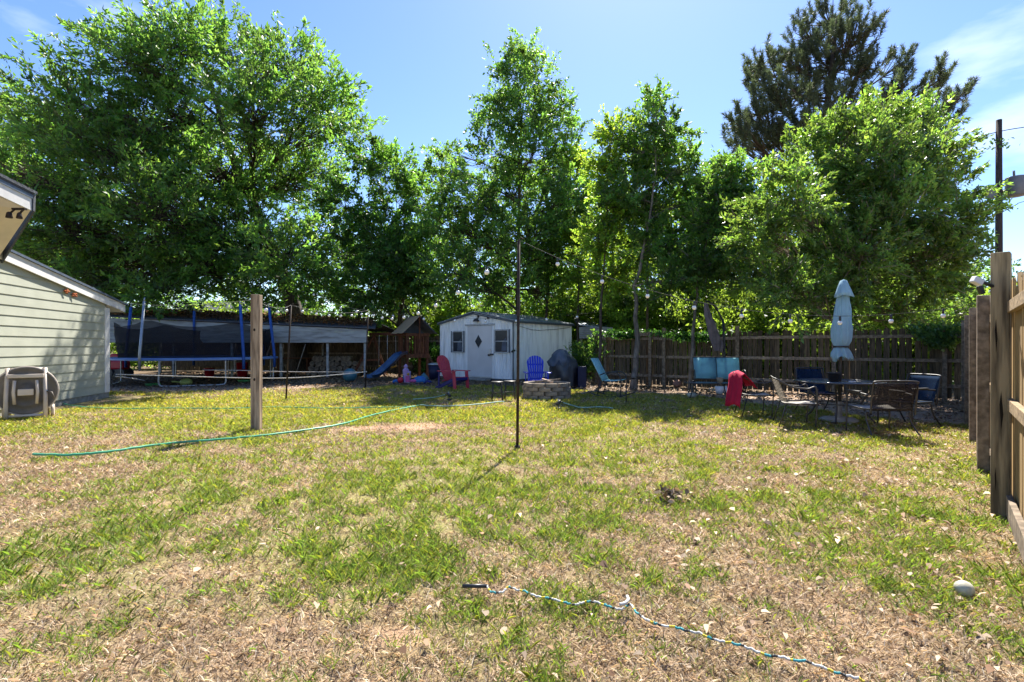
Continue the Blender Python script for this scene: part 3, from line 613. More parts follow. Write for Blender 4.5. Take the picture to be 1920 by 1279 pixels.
# ------------------------------------------------------------------ house (left)
def wl_(y): return -9.93-(y-9.93)*.243          # wall plane x at depth y
hs = thing('house', 'sage green lap sided house end with white trim at the left edge', 'house', (wl_(13.8),13.8))
def rz_(y): return 3.02-(y-10.1)*.155            # roof underside height
w = MB(); y0_, y1_ = 6.0, 13.62; ndir = Vector((.972,.236,0))
zb = .13; k = 14; ex = .205
for i in range(k):
    z0 = zb+i*ex
    ye = y1_ if rz_(y1_) > z0+.01 else 10.1+(3.02-z0)/.155
    if ye < y0_+.2: continue
    z1 = min(z0+ex+.02, 9)
    # lap board as a wedge, clipped by the rake
    def top(yv): return min(z1, rz_(yv))
    ys = [y0_]; yc = 10.1+(3.02-z1)/.155
    if y0_ < yc < ye: ys.append(yc)
    ys.append(ye)
    lo = [Vector((wl_(v_),v_,z0))+ndir*.022 for v_ in ys]; hi = [Vector((wl_(v_),v_,max(z0+.005,top(v_))))+ndir*.006 for v_ in ys]
    m_ = len(ys); bk = [p-ndir*.03 for p in lo]
    w.add(lo+hi+bk, [(j,j+1,m_+j+1,m_+j) for j in range(m_-1)]+[(2*m_+j,2*m_+j+1,j+1,j) for j in range(m_-1)])
w.build('siding', M['siding'], hs, True)
b = MB(); b.prism([(wl_(y0_)-.02,y0_,zb),(wl_(y1_)-.02,y1_,zb),(wl_(y1_)-.02,y1_,rz_(y1_)),(wl_(y0_)-.02,y0_,rz_(y0_))], (-7,-1.7,0)); b.build('wall', M['siding'], hs, True)
MB().prism([(wl_(5.9)-.01,5.9,-.05),(wl_(13.82)+.0,13.82,-.05),(wl_(13.82),13.82,zb-.004),(wl_(5.9)-.01,5.9,zb-.004)], (-6.9,-1.67,0)).build('foundation', M['concrete'], hs, True)
cb = MB(); cx_, cy_ = wl_(13.7), 13.7
cb.box((cx_-.02,cy_-.02,1.255), (.11,.23,2.25), .24); cb.build('corner_board', M['white'], hs, True, .004)
ra_ = MB(); off = ndir*.05
ra_.prism([Vector((wl_(v_),v_,rz_(v_)+dz))+off for v_, dz in ((6,-.02),(14.5,-.02),(14.5,.19),(6,.19))], ndir*.03); ra_.build('rake_board', M['white'], hs, True, .003)
sf = MB(); sf.prism([Vector((wl_(13.75),13.75,rz_(13.75)-.02))+ndir*.08, Vector((wl_(14.5),14.5,rz_(14.5)-.02))+ndir*.08, Vector((wl_(14.5),14.5,rz_(14.5)-.02))-ndir*6, Vector((wl_(13.75),13.75,rz_(13.75)-.02))-ndir*6], (0,0,.03)); sf.build('soffit', M['white'], hs, True)
rt = MB(); rt.prism([Vector((wl_(v_),v_,rz_(v_)+.2))+ndir*s_ for v_, s_ in ((6,.10),(14.55,.10),(14.55,-7),(6,-7))], (0,0,.05)); rt.build('roof', M['shingle'], hs, True)
de = MB(); de.prism([Vector((wl_(v_),v_,rz_(v_)+dz))+ndir*.102 for v_, dz in ((6,.19),(14.56,.19),(14.56,.235),(6,.235))], ndir*.012); de.build('drip_edge', M['drip'], hs, True)
# upper eave of the main roof
Aq = Vector(at(56,366,9.0)); Bq = Vector(at(19,482,10.05)); Cq = Aq+Vector((.15,-3.6,.55)); 
ue = MB(); lo1 = Aq-Vector((0,0,.27)); lo0 = Cq-Vector((0,0,.27)); inn = Vector((wl_(9.9)-.1, 9.9, 2.95)); in0 = Vector((wl_(6.0)-.1, 6.0, 3.5))
ue.add([lo1, lo0, in0, inn], [(0,1,2,3)]); ue.build('upper_soffit', M['cream'], hs, True, solid=.02)
MB().prism([Aq, Cq, lo0, lo1], (.03,0,0)).build('upper_fascia', M['white'], hs, True, .003)
MB().prism([Aq+Vector((.034,.01,.0)), Cq+Vector((.034,.01,.0)), Cq+Vector((.034,.01,-.06)), Aq+Vector((.034,.01,-.06))], (.012,0,0)).build('upper_drip_edge', M['drip'], hs, True)
ed = MB(); ed.prism([Aq+Vector((.05,.02,.03)), lo1+Vector((.04,.02,0)), inn+Vector((.06,.06,0)), inn+Vector((.0,.1,.35)), Aq+Vector((-.3,.02,.2))], (-.02,.06,0)); ed.build('rake_end', M['shingle'], hs, True)
MB().prism([Aq+Vector((.06,.08,.03)), Cq+Vector((.06,0,.03)), Cq+Vector((-3,0,1.2)), Aq+Vector((-3,.6,1.0))], (0,0,.05)).build('upper_roof', M['shingle'], hs, True)
# floodlight pair under the soffit
fq = Vector(at(36,392,8.6)); fl = MB(); fl.box(fq, (.22,.05,.03)); fl.tube([fq+Vector((-.07,0,0)), fq+Vector((-.10,-.04,-.07))], .015); fl.tube([fq+Vector((.08,0,0)), fq+Vector((.06,-.04,-.07))], .015)
fl.lathe([(.01,.05),(.035,.03),(.05,-.05),(.045,-.055),(0,-.05)], fq+Vector((-.11,-.06,-.11)), 12); fl.lathe([(.01,.05),(.03,.03),(.045,-.05),(.04,-.055),(0,-.05)], fq+Vector((.06,-.06,-.12)), 12)
fl.build('twin_floodlight', M['rust'], hs, True)
for px, py in ((124,546),(139,553)):
    oq = MB()
    yv = 11.9+(px-124)*.02; xx = wl_(yv); c = Vector(((px-960)*yv/960, yv, zh(py,yv))); c.x = wl_(yv)+.06
    for a in range(4): 
        t = a*1.57+px; c2 = c+Vector((.0,math.cos(t)*.05,math.sin(t)*.035)); oq.ball(c2, .035, 8, (.3,1.3,.7))
    oq.ball(c, .04, 8, (.3,1,1)); oq.build('wall_ornament', M['ornament'], hs, True)

# ------------------------------------------------------------------ hose reel
def hose_reel():
    c = (-9.2, 9.72); r = thing('hose_reel', 'taupe plastic garden hose reel cart against the sage wall', 'hose reel', c, .66)
    for s in (-1,1):
        f = MB(); x = s*.27
        f.tube([(x,-.22,0),(x,-.20,.35),(x*.95,-.12,.95)], .035, 8); f.tube([(x,.22,0),(x,.05,.5),(x*.95,-.08,.9)], .03, 8); f.box((x,0,.38), (.04,.42,.05))
        f.build('side_frame', M['reel'], r)
        w = MB(); w.tube([(s*.34-.02,.20,.11),(s*.34+.03,.20,.11)], .11, 20); w.build('wheel', M['reel'], r)
        dsk = MB(); n = 32
        dsk.add([(s*.17+dx,.02+math.cos(2*math.pi*i/n)*.4*q,.52+math.sin(2*math.pi*i/n)*.4*q) for dx, q in ((-.012,1),(.012,1),(.012,.86),(.012,.84),(.0,.84)) for i in range(n)],
                [(k*n+i,k*n+(i+1)%n,(k+1)*n+(i+1)%n,(k+1)*n+i) for k in range(4) for i in range(n)], True); dsk.f.append(list(range(len(dsk.v)-n, len(dsk.v)))); dsk.m.append(0); dsk.sm.append(False)
    # big disc facing the camera
    fd = MB(); n = 36; prof = [(.42,-.10),(.45,-.12),(.45,-.15),(.42,-.165),(.40,-.15),(.30,-.155),(.28,-.17),(.26,-.155),(.13,-.16),(.11,-.20),(.0,-.20)]
    vs = [(math.cos(2*math.pi*i/n)*rr, yy, .52+math.sin(2*math.pi*i/n)*rr) for rr, yy in prof for i in range(n)]
    fd.add(vs, [(k*n+i,k*n+(i+1)%n,(k+1)*n+(i+1)%n,(k+1)*n+i) for k in range(len(prof)-1) for i in range(n)], True); fd.build('drum_disc', M['reeld'], r)
    rm = MB(); rm.tube([(math.cos(a)*.45,-.14,.52+math.sin(a)*.45) for a in [2*math.pi*i/36 for i in range(37)]], .018, 6, False); rm.build('drum_rim', M['reel'], r)
    bk = MB(); bk.add([(math.cos(2*math.pi*i/n)*.43, yy, .52+math.sin(2*math.pi*i/n)*.43) for yy in (.14,.17) for i in range(n)], [(i,(i+1)%n,n+(i+1)%n,n+i) for i in range(n)]+[tuple(range(n))[::-1], tuple(range(n,2*n))]); bk.build('rear_disc', M['reeld'], r)
    hz = MB(); pts = []
    for i in range(260):
        a = i*.25; rr = .24+.012*(i//60); pts.append((math.cos(a)*rr, -.08+.2*abs(((i/40)%2)-1), .52+math.sin(a)*rr))
    hz.tube(pts, .014, 6); hz.build('coiled_hose', M['hose'], r)
    MB().tube([(-.26,-.12,.93),(.26,-.12,.93)], .022, 8).build('handle', M['reel'], r)
    for x in (-.15,.15):
        MB().tube([(x,-.23,.28),(x*1.1,-.25,.5),(x,-.23,.72)], .025, 8).build('brace', M['reel'], r)
    MB().tube([(-.27,-.2,.06),(.27,-.2,.06)], .025, 8).build('axle_bar', M['reel'], r)
    MB().box((0,-.24,.5), (.22,.03,.12)).build('hub_plate', M['reel'], r, bevel=.01)
    MB().box((0,-.2,.80), (.5,.05,.07)).build('crossbar', M['reel'], r, bevel=.012)
    MB().tube([(.29,-.2,.5),(.36,-.22,.48),(.40,-.24,.36)], .016, 8).build('crank', M['reeld'], r)
hose_reel()

# ------------------------------------------------------------------ hoses, cords on the ground
def smooth_path(P, k=8):
    P = [Vector(p) for p in P]; out = []
    for i in range(len(P)-1):
        p0 = P[max(i-1,0)]; p1 = P[i]; p2 = P[i+1]; p3 = P[min(i+2,len(P)-1)]
        for s in range(k):
            t = s/k; out.append(.5*((2*p1)+(p2-p0)*t+(2*p0-5*p1+4*p2-p3)*t*t+(3*p1-p0-3*p2+p3)*t**3))
    out.append(P[-1]); return out
def ground_line(name, label, cat, pix, r, m, k=8, z=.03, wob=.006):
    P = smooth_path([(*gp(*p), z) for p in pix], k); rr = random.Random(len(pix))
    P = [p+Vector((rr.uniform(-wob,wob), rr.uniform(-wob,wob), rr.uniform(0,wob))) for p in P]
    o = MB().tube(P, r, 7).build(name, m); tag(o, label, cat); return o
ground_line('garden_hose', 'long bright green hose lying in a curve across the left lawn', 'hose', [(62,857),(130,858),(200,852),(300,838),(400,829),(480,822),(560,812),(640,799),(690,784),(730,774),(785,763)], .016, M['hose'], z=.03)
ground_line('garden_hose', 'pale hose end running from the green hose toward the two black stools', 'hose', [(787,764),(830,766),(880,764),(925,759),(945,757)], .014, M['palehose'], z=.05)
ground_line('garden_hose', 'thin green hose from the reel along the house side of the lawn', 'hose', [(85,748),(110,757),(150,765),(230,769),(330,768),(420,769),(520,766),(600,768),(700,767),(780,765)], .012, M['hose'], z=.03)
ground_line('garden_hose', 'short hose leading to the sprinkler near the red chair', 'hose', [(775,752),(800,750),(820,747),(838,742)], .014, M['palehose'], z=.04)
ground_line('garden_hose', 'short pale hose trailing right from the sprinkler below the fire pit', 'hose', [(1052,757),(1070,763),(1090,768),(1120,767),(1150,769)], .014, M['palehose'], z=.04)
def sprinkler(px, py, label, flip=1):
    r = thing('sprinkler', label, 'sprinkler', gp(px, py))
    s = MB(); s.tube([(0,0,-.02),(0,0,.11)], .012); s.lathe([(0,0),(.05,.0),(.055,.03),(.03,.05),(0,.05)], (0,0,.0), 12); s.build('base', M['black'], r)
    h = MB(); h.tube([(-.05*flip,0,.10),(.05*flip,0,.19)], .03); h.tube([(.05*flip,0,.17),(.10*flip,.0,.15)], .012); h.ball((0,0,.13), .035, 10); h.build('head', M['black'], r)
    MB().tube([(0,0,.15),(-.01,0,.22)], .012).build('nozzle', M['galv'], r)
sprinkler(842, 751, 'black sprinkler head on the lawn near the red chair', -1)
sprinkler(1047, 768, 'black sprinkler head on the lawn below the fire pit')
# braided colour cord
zz = lambda x, y, s, ox, oy: (ox+x/s, oy+y/s)
pix = [zz(x,y,4.8,840,1080) for x,y in [(350,150),(375,185),(410,205),(480,205),(520,175),(560,158),(620,180),(700,200),(770,235),(850,255),(920,268),(1000,280),(1080,305),(1150,320),(1200,305),(1270,292),(1350,300),(1430,328),(1510,355),(1580,355),(1615,322)]]
pix2 = [zz(x,y,4.8,840,1080) for x,y in [(1615,322),(1650,325),(1690,380),(1750,435),(1820,475)]]+[zz(x,y,2,960,700) for x,y in [(560,970),(620,982),(690,1000),(740,1020),(800,1035),(870,1055),(960,1085),(1030,1100),(1100,1110),(1170,1138),(1240,1160),(1320,1185)]]
P = smooth_path([(*gp(*p), .034) for p in pix+pix2[1:]], 6); rr = random.Random(5)
P = [p+Vector((rr.uniform(-.002,.002), rr.uniform(-.002,.002), rr.uniform(-.004,.006))) for p in P]
cd = MB(); seqm = [0,0,1,2,2,3,0,0,0,1,2,3]; acc = 0
for i in range(len(P)-1):
    acc += (P[i+1]-P[i]).length; cd.cur = seqm[int(acc/.022) % len(seqm)]; cd.tube([P[i], P[i+1]+(P[i+1]-P[i])*.15], .0052, 6)
o = cd.build('braided_cord', [M['rope'], M['ropeyellow'], M['ropeteal'], M['black']]); tag(o, 'thin white, yellow and teal striped cord snaking over the front lawn', 'cord')
a, b_ = gp(867,1109), gp(914,1111); o = MB().tube([(*a,.03),(*b_,.035)], .011, 8).build('rod', M['black']); tag(o, 'short black rod at the end of the striped cord', 'rod')
P = smooth_path([(*gp(*zz(x,y,4.8,840,1080)), .06) for x,y in [(1545,362),(1590,352),(1622,318),(1612,286)]], 6); o = MB().tube(P, .008, 6).build('cord_end', M['rope']); tag(o, 'loose pale loop of frayed cord beside the striped cord', 'cord')
bx_, by_ = gp(1808,1114); o = MB().ball((bx_,by_,.03), .046, 20, (1,1,.9)).build('ball', M['stone']); tag(o, 'small pale green white ball on the lawn at lower right', 'ball')

# ------------------------------------------------------------------ posts, poles and string lights
px_, py_ = gp(481, 806)
r = thing('wooden_post', 'square timber post standing alone on the left lawn', 'post', (px_,py_)); MB().box((0,0,1.07), (.14,.14,2.24), .12).build('timber', M['postwood'], r, bevel=.008)
kn = MB()
for z in (1.62,.82): kn.ball((.0,-.0725,z), .022, 10, (.8,.15,1.1))
kn.build('knot', M['crack'], r)
def rod(name, label, px, base, top, r0, lean=0, m='rust'):
    x, y = gp(px, base); z = zh(top, y); t = thing(name, label, 'pole', (x,y)); MB().tube([(0,0,-.05),(lean*.5,0,z*.5),(lean,0,z)], r0, 8).build('rod', M[m], t)
    MB().tube([(lean,0,z-.02),(lean+.03,0,z+.03),(lean+.07,0,z+.01)], .008, 6).build('hook', M[m], t)
    MB().lathe([(0,.05),(r0*1.9,.04),(r0*2.4,0)], (0,0,0), 10).build('foot', M[m], t)
    return (x+lean, y, z)
hub = rod('metal_pole', 'tall thin black metal pole in the middle of the lawn', 970, 841, 450, .019, .02)
pA = rod('metal_pole', 'thin rusty rod leaning slightly, just right of the timber post', 536, 751, 572, .022, .13)
pB = rod('metal_pole', 'thin dark rod in front of the carport corner and slide', 685, 727, 582, .022, .09)
def string(label, a, b, sag, nb, wire='wire', t0=.04, t1=.97, br=.03, r=.0032):
    a = Vector(a); b = Vector(b); P = [a.lerp(b, t)+Vector((0,0,-4*sag*t*(1-t))) for t in [i/24 for i in range(25)]]
    root = thing('string_lights', label, 'string lights', a); MB().tube(P, r, 5).build('wire', M[wire], root, True)
    for i in range(nb):
        t = t0+(t1-t0)*(i+.5)/nb; p = a.lerp(b, t)+Vector((0,0,-4*sag*t*(1-t)))
        bb = MB(); bb.ball((p.x,p.y,p.z-.075-br*.3), br, 12); o = bb.build('bulb', M['bulb'], root, True)
        MB().tube([(p.x,p.y,p.z),(p.x,p.y,p.z-.06)], .013, 7).build('socket', M['black'], o, True)
rpost = (x1-.02, y1-.03, 1.88)
string('string of globe bulbs from the tall black pole to the right fence plank', hub, rpost, .50, 9, br=.027)
string('string of globe bulbs from the tall black pole to the dark rod by the carport', hub, pB, .50, 8, br=.04)
string('string of globe bulbs between the two thin rods', pA, pB, .14, 6, 'greywire', br=.04)
string('grey cord with bulbs between the timber post and the leaning rusty rod', (px_,py_,2.1), pA, .10, 3, 'greywire', br=.035)
string('cord running from the house gable to the timber post', Vector(at(205,563,13.3)), (px_,py_,2.12), .12, 0, 'greywire', br=.035)
string('string of bulbs hanging across the front of the shed', pB, at(1123,585,17.1), .25, 7, br=.045)
string('string of globe bulbs slanting down from the huge oak to the dark rod', at(552,520,22), pB, .30, 5, 'greywire', br=.045)
string('faded cord from the thin fence tree to the folded grey umbrella', at(1283,566,15.9), at(1325,575,15.4), .05, 1, 'greywire', br=.04)
# white ropes strung low in front of the trampoline
def rope(label, P, r=.014):
    o = MB().tube(smooth_path(P, 6), r, 6).build('rope', M['rope']); tag(o, label, 'rope')
q = gp(685,727)
rope('upper white rope strung low in front of the trampoline', [at(217,702,13.9), at(340,705.5,14.6), at(475,709,15.1), at(560,708,15.6), at(640,702,16.3), at(688,697,16.8)])
rope('lower white rope sagging from the house corner to the trampoline', [at(217,706,13.9), at(245,709,15.2), at(272,714,16.9)])
rope('thin white rope strung from the trampoline to the dark rod', [at(380,694,17.2), at(450,694.5,17), at(540,697,16.9), at(620,697.5,16.9), at(688,698,16.8)], .010)

# ------------------------------------------------------------------ trampoline
def trampoline():
    c = (-12.0,19.6); R = 2.72; z = .93; t = thing('trampoline', 'large round trampoline with blue pad and black net beside the house', 'trampoline', c)
    ring = lambda rad, zz, n=48: [(rad*math.cos(2*math.pi*i/n), rad*math.sin(2*math.pi*i/n), zz) for i in range(n+1)]
    MB().tube(ring(R, z), .028, 8, False).build('frame_ring', M['galv'], t)
    m = MB(); m.add(ring(R-.3, z-.01)[:-1], [tuple(range(48))]); m.build('jumping_mat', M['mat'], t)
    p = MB(); n = 64; prof = [(R+.05,-.05),(R+.06,.01),(R-.05,.045),(R-.3,.03),(R-.32,.005)]
    p.lathe([(a_, z+b_) for a_, b_ in prof], (0,0,0), n); p.build('pad', M['bluepad'], t)
    for i in range(4):                              # four U shaped legs
        a0 = math.radians(-62+90*i); w_ = .36
        P = []
        for s in (-1,1):
            a = a0+s*w_; ox, oy = R*math.cos(a), R*math.sin(a); P.append((ox, oy))
        (xa,ya),(xb,yb) = P
        MB().tube(smooth_path([(xa,ya,z-.03),(xa,ya,.4),(xa,ya,.10),(xa*.9+xb*.1,ya*.9+yb*.1,.03),(xa*.5+xb*.5,ya*.5+yb*.5,.03),(xa*.1+xb*.9,ya*.1+yb*.9,.03),(xb,yb,.10),(xb,yb,.4),(xb,yb,z-.03)], 5), .026, 8).build('leg', M['galv'], t)
    tops = []
    for i, adeg in enumerate((-95,-29,6,62,125,180)):
        a = math.radians(adeg); x, y = (R+.06)*math.cos(a), (R+.06)*math.sin(a); xt, yt = x*.93, y*.93; H_ = 2.86
        q = MB(); q.tube([(x,y,.55),(x,y,z+.1),(xt,yt,H_)], .042 if i in (0,) else .05, 10); q.build('net_pole', M['galv'] if i == 0 else M['blue'], t)
        cap = MB(); cap.tube([(xt,yt,H_),(xt*.995,yt*.995,H_+.12)], .022, 8); cap.build('pole_tip', M['galv'], t)
        tops.append((a, xt, yt))
    nm = MB(); grid = []; n = 72; rr = random.Random(4)
    for k in range(7):
        row = []
        for i in range(n+1):
            a = 2*math.pi*i/n; ph = (math.degrees(a)+92) % 60/60; sag = .75*(ph*(1-ph))*1.2+.10
            zt = 2.35-sag; zz = (z+.03)*(1-k/6)+zt*(k/6); rad = (R-.28)+(.12*k/6)+.03*math.sin(i*1.7+k); row.append((rad*math.cos(a), rad*math.sin(a), zz))
        grid.append(row)
    nm.sheet(grid); nm.build('net', M['net'], t)
trampoline()

# ------------------------------------------------------------------ carport on the left
def carport():
    c = (-11.5,24.5); t = thing('carport', 'low carport with weathered white gable boards and a leaf covered roof', 'carport', c)
    xL, xR, yF, yB = -18.6, -6.15, 21.8, 27.0; zb, zt = 1.48, 2.32
    ztop = lambda x: 2.10+(xR-x)*.045
    for i in range(3):
        z0 = 1.52+i*.23; y = yF+i*.014; f0, f1 = (.23*i, .23*(i+1)) if i < 2 else (None, None)
        zt0 = ztop(xL)-.02 if i == 2 else z0+.225; zt1 = ztop(xR)-.02 if i == 2 else z0+.225
        MB().prism([(xL,y,z0),(xR,y,z0),(xR,y,zt1),(xL,y,zt0)], (0,.03,0)).build('fascia_board', M['carport'], t, True, .004)
    rf_ = MB(); rf_.prism([(xL-.1,yF-.06,ztop(xL)+.01),(xR+.35,yF-.06,ztop(xR)),(xR-.3,(yF+yB)/2,ztop(xR)+.40),(xL-.1,(yF+yB)/2,ztop(xL)+.5)], (0,0,.05)); rf_.prism([(xL-.1,yB,zt),(xL-.1,(yF+yB)/2+.01,ztop(xL)+.5),(xR-.3,(yF+yB)/2+.01,ztop(xR)+.40),(xR+.15,yB,zt-.2)], (0,0,.05)); rf_.build('roof', M['shingle'], t, True)
    for x in (xL+.2,-14.5,-12.0,-9.9,-7.9,-6.3):
        for y in (yF+.15, yB-.2): MB().box((x,y,.74), (.09,.09,1.5)).build('post', M['carport'], t, True, .004)
    rng = np.random.default_rng(8); n = 7000; s = rng.random(n)**.8; x = xL+(xR+.2-xL-.5*s)*rng.random(n); y = yF-.05+(yB-yF)/2*s; z = 2.10+(xR-x)*.045+.07+.42*s+.10*rng.random(n)
    v = flat_leaves(x, y, .07+.09*rng.random(n), rng); v[:,:,2] += z[:,None]; v -= np.array([c[0],c[1],0]); ct = np.array([.85,.60,.42])*(.25+1.0*rng.random(n))[:,None]
    tag(np_mesh('leaf_cover', v, 6, M['brownleaf'], t, np.repeat(ct,6,0)), kind='stuff')
    MB().box(((xL+xR)/2,27.25,1.1), (xR-xL,.05,1.6)).build('rear_wall', M['oldwood'], t, True)  # dark backing added so the space under the roof reads dark
carport()
# stored things in the carport
rr = random.Random(12); proto = None
for i in range(34):
    row = i//9; x = -9.3+(i % 9)*.27+row*.12+rr.uniform(-.05,.05); z = .14+row*.22
    if i >= 27: x = -9.0+(i-27)*.25; z = .14+3*.22
    if proto is None:
        proto = MB().tube([(0,-.25,0),(0,.25,0)], .13, 9).build('log', M['log']); o = proto
    else: o = proto.copy(); C.objects.link(o)
    o.location = (x, 23.6+rr.uniform(-.08,.08), z); o.rotation_euler = (0, rr.uniform(0,3), rr.uniform(-.15,.15)); s = rr.uniform(.75,1.1); o.scale = (s,1,s)
    tag(o, ('cut firewood log in the %s of the pile under the carport' % ['bottom row','second row','third row','short top row'][min(row,3)]), 'log', 'logs in the %s' % ['bottom row','second row','third row','top row'][min(row,3)])
t = thing('workbench', 'low wooden bench behind the log pile under the carport', 'bench', (-10.1,25.4)); MB().box((0,0,.78), (3.2,.5,.05)).build('top', M['cedar'], t); 
for x in (-1.4,0,1.4): MB().box((x,0,.38), (.08,.4,.75)).build('leg', M['cedar'], t)
def tub(name, label, loc, r, h, m, cat):
    t = thing(name, label, cat, loc); MB().lathe([(0,0),(r*.82,0),(r,h),(r*1.06,h),(r*1.06,h-.03),(r*.98,h-.03),(r*.8,.03),(0,.03)], (0,0,0), 20).build('body', m, t)
    MB().tube([(r*math.cos(a),0,h+r*.5*math.sin(a)) for a in [math.pi*i/10 for i in range(11)]], .008, 6).build('handle', M['black'], t)
tub('bucket', 'red bucket on the ground under the trampoline, rearmost', (-13.0,22.0), .2, .42, M['red'], 'bucket')
tub('bucket', 'red bucket beside the low bench behind the trampoline', (-11.9,22.6), .24, .65, M['red'], 'bucket')
t = thing('toy_car', 'red plastic toy car seen past the left side of the trampoline', 'toy car', (-17.2,22.4)); MB().box((0,0,.55), (.7,.5,.4)).box((-.05,0,.9), (.42,.42,.3)).build('body', M['red'], t, bevel=.08)
for x in (-.25,.25):
    for y in (-.26,.26): MB().tube([(x,y-.03,.2),(x,y+.03,.2)], .2, 16).build('wheel', M['black'], t)
MB().box((0,0,.3), (.6,.4,.16)).build('chassis', M['black'], t)
for i, (px, py, m, l) in enumerate([(287,723,'lime','flat lime green toy dish under the trampoline, left one'),(458,716,'lime','flat lime green toy dish under the trampoline, right one')]):
    x, y = gp(px, py); t = MB().lathe([(0,.02),(.15,.02),(.2,.07),(.24,.07),(.19,0),(0,0)], (x,y,0), 20).build('toy_dish', M[m]); tag(t, l, 'toy')
x, y = gp(349,722); t = thing('toy_turtle', 'pale yellow green round toy under the trampoline', 'toy', (x,y)); MB().ball((0,0,.1), .2, 16, (1,1,.7)).build('body', M['limeyellow'], t); MB().tube([(-.15,0,.1),(-.5,0,.12)], .03, 8).build('handle', M['limeyellow'], t)
x, y = gp(656,716); o = MB().ball((x,y,.26), .265, 24, (1,1,.97)).build('exercise_ball', M['tealball']); tag(o, 'dull teal exercise ball resting on the dirt by the carport', 'ball')
t = thing('chair_frame', 'leaning rake with a long pale handle under the carport edge', 'rake', (-8.9,20.9)); MB().tube([(0,0,0),(.35,.3,1.45)], .018, 8).build('shaft', M['railwood'], t)
tn_ = MB()
for i in range(9): tn_.tube([(0,0,.05),(-.12+.03*i,-.12,.0)], .006, 5)
tn_.build('tines', M['rust'], t); t.name = 'rake'

# ------------------------------------------------------------------ playset
def playset():
    t = thing('playset', 'cedar playset tower with tan canopy, swing beam and blue slide', 'playset', (-4.3,22.35))
    X0, X1, Y0, Y1 = -4.76, -3.84, 21.9, 22.8; pk = (X0+X1)/2; rz0, rz1 = 1.90, 2.66
    for x, y in ((X0,Y0),(X1,Y0),(X0,Y1),(X1,Y1)): MB().box((x,y,.97), (.1,.1,1.94)).build('post', M['cedar'], t, True, .005)
    MB().box((pk,(Y0+Y1)/2,1.0), (X1-X0-.11,Y1-Y0-.11,.06)).build('deck', M['cedar'], t, True)
    for y, s_ in ((Y0,-1),(Y1,1)):
        MB().box((pk,y+s_*.066,.95), (X1-X0+.14,.03,.16)).build('deck_rim', M['cedar'], t, True)
        MB().box((pk,y+s_*.066,1.86), (X1-X0+.14,.03,.12)).build('top_rail', M['cedar'], t, True)
    for x, s_ in ((X0,-1),(X1,1)):
        MB().box((x+s_*.066,(Y0+Y1)/2,.95), (.03,Y1-Y0+.08,.16)).build('deck_rim', M['cedar'], t, True)
        MB().box((x+s_*.066,(Y0+Y1)/2,1.86), (.03,Y1-Y0+.08,.12)).build('top_rail', M['cedar'], t, True)
    sl = MB()
    for i in range(5): sl.box((X0+.36+.12*i,Y0-.02,1.42), (.075,.02,.86))
    for i in range(6): sl.box((X1+.02,Y0+.12+i*.14,1.42), (.02,.08,.86)); sl.box((X0+.12+i*.14,Y1+.02,1.42), (.08,.02,.86))
    for i in range(3): sl.box((X0-.02,Y0+.50+i*.13,1.42), (.02,.08,.86))
    sl.build('slats', M['cedar'], t, True)
    for sg in (-1,1):
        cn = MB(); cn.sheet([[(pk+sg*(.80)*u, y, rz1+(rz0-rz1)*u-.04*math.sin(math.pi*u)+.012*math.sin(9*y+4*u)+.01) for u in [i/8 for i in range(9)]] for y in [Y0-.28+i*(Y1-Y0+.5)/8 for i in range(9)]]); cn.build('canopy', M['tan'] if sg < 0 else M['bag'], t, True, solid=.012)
    MB().beam((pk,Y0-.3,rz1-.05),(pk,Y1+.2,rz1-.05), .05, .08).build('ridge_beam', M['cedar'], t, True)
    MB().box((pk+.05,Y0-.11,1.85), (.055,.04,1.5)).build('king_post', M['cedar'], t, True)
    g = MB(); g.add([(pk-.72,Y1-.05,rz0),(pk+.72,Y1-.05,rz0),(pk,Y1-.05,rz1-.05)], [(0,1,2)]); g.build('gable', M['bag'], t, True, solid=.012)
    t.rotation_euler.z = math.radians(33); bpy.context.view_layer.update()
    MB().beam((-4.6,22.7,1.92),(-6.55,23.6,1.92), .09, .15).build('swing_beam', M['cedar'], t, True, .004)
    for e in ((-7.0,22.4),(-5.75,23.2),(-6.1,24.9)):
        MB().beam((-6.35,23.5,1.86),(e[0],e[1],0), .08, .08).build('swing_leg', M['cedar'], t, True, .004)
    MB().beam((-6.78,22.8,.75),(-5.95,23.35,.75), .05, .09).build('cross_brace', M['cedar'], t, True)
    for xs, ys in ((-5.85,23.25),(-5.42,23.05)):
        st = MB(); st.sheet([[(xs+.2*u,ys+v,.42+.06*u*u) for u in (-1,-.6,-.2,.2,.6,1)] for v in (-.1,.1)]); o = st.build('swing_seat', M['yellow'], t, True, solid=.05)
        for u in (-.2,.2): MB().tube([(xs+u,ys,.46),(xs+u*.9,ys,1.88)], .009, 5).build('chain', M['rope'], o, True)
    # slide
    P = smooth_path([(-4.55,21.75,1.02),(-4.75,21.5,.95),(-5.0,21.1,.62),(-5.3,20.6,.26),(-5.48,20.3,.13),(-5.62,20.1,.12)], 5); sl_ = MB(); rows = []
    for i, p in enumerate(P):
        tt = (P[min(i+1,len(P)-1)]-P[max(i-1,0)]).normalized(); sx = tt.cross(Vector((0,0,1))).normalized()*.85; up = sx.cross(tt)
        rows.append([p+sx*a_+up*b_ for a_, b_ in ((-.27,.14),(-.24,.15),(-.22,.02),(0,0),(.22,.02),(.24,.15),(.27,.14))])
    sl_.sheet(rows); sl_.build('slide', M['slide'], t, True, solid=.02)
playset()
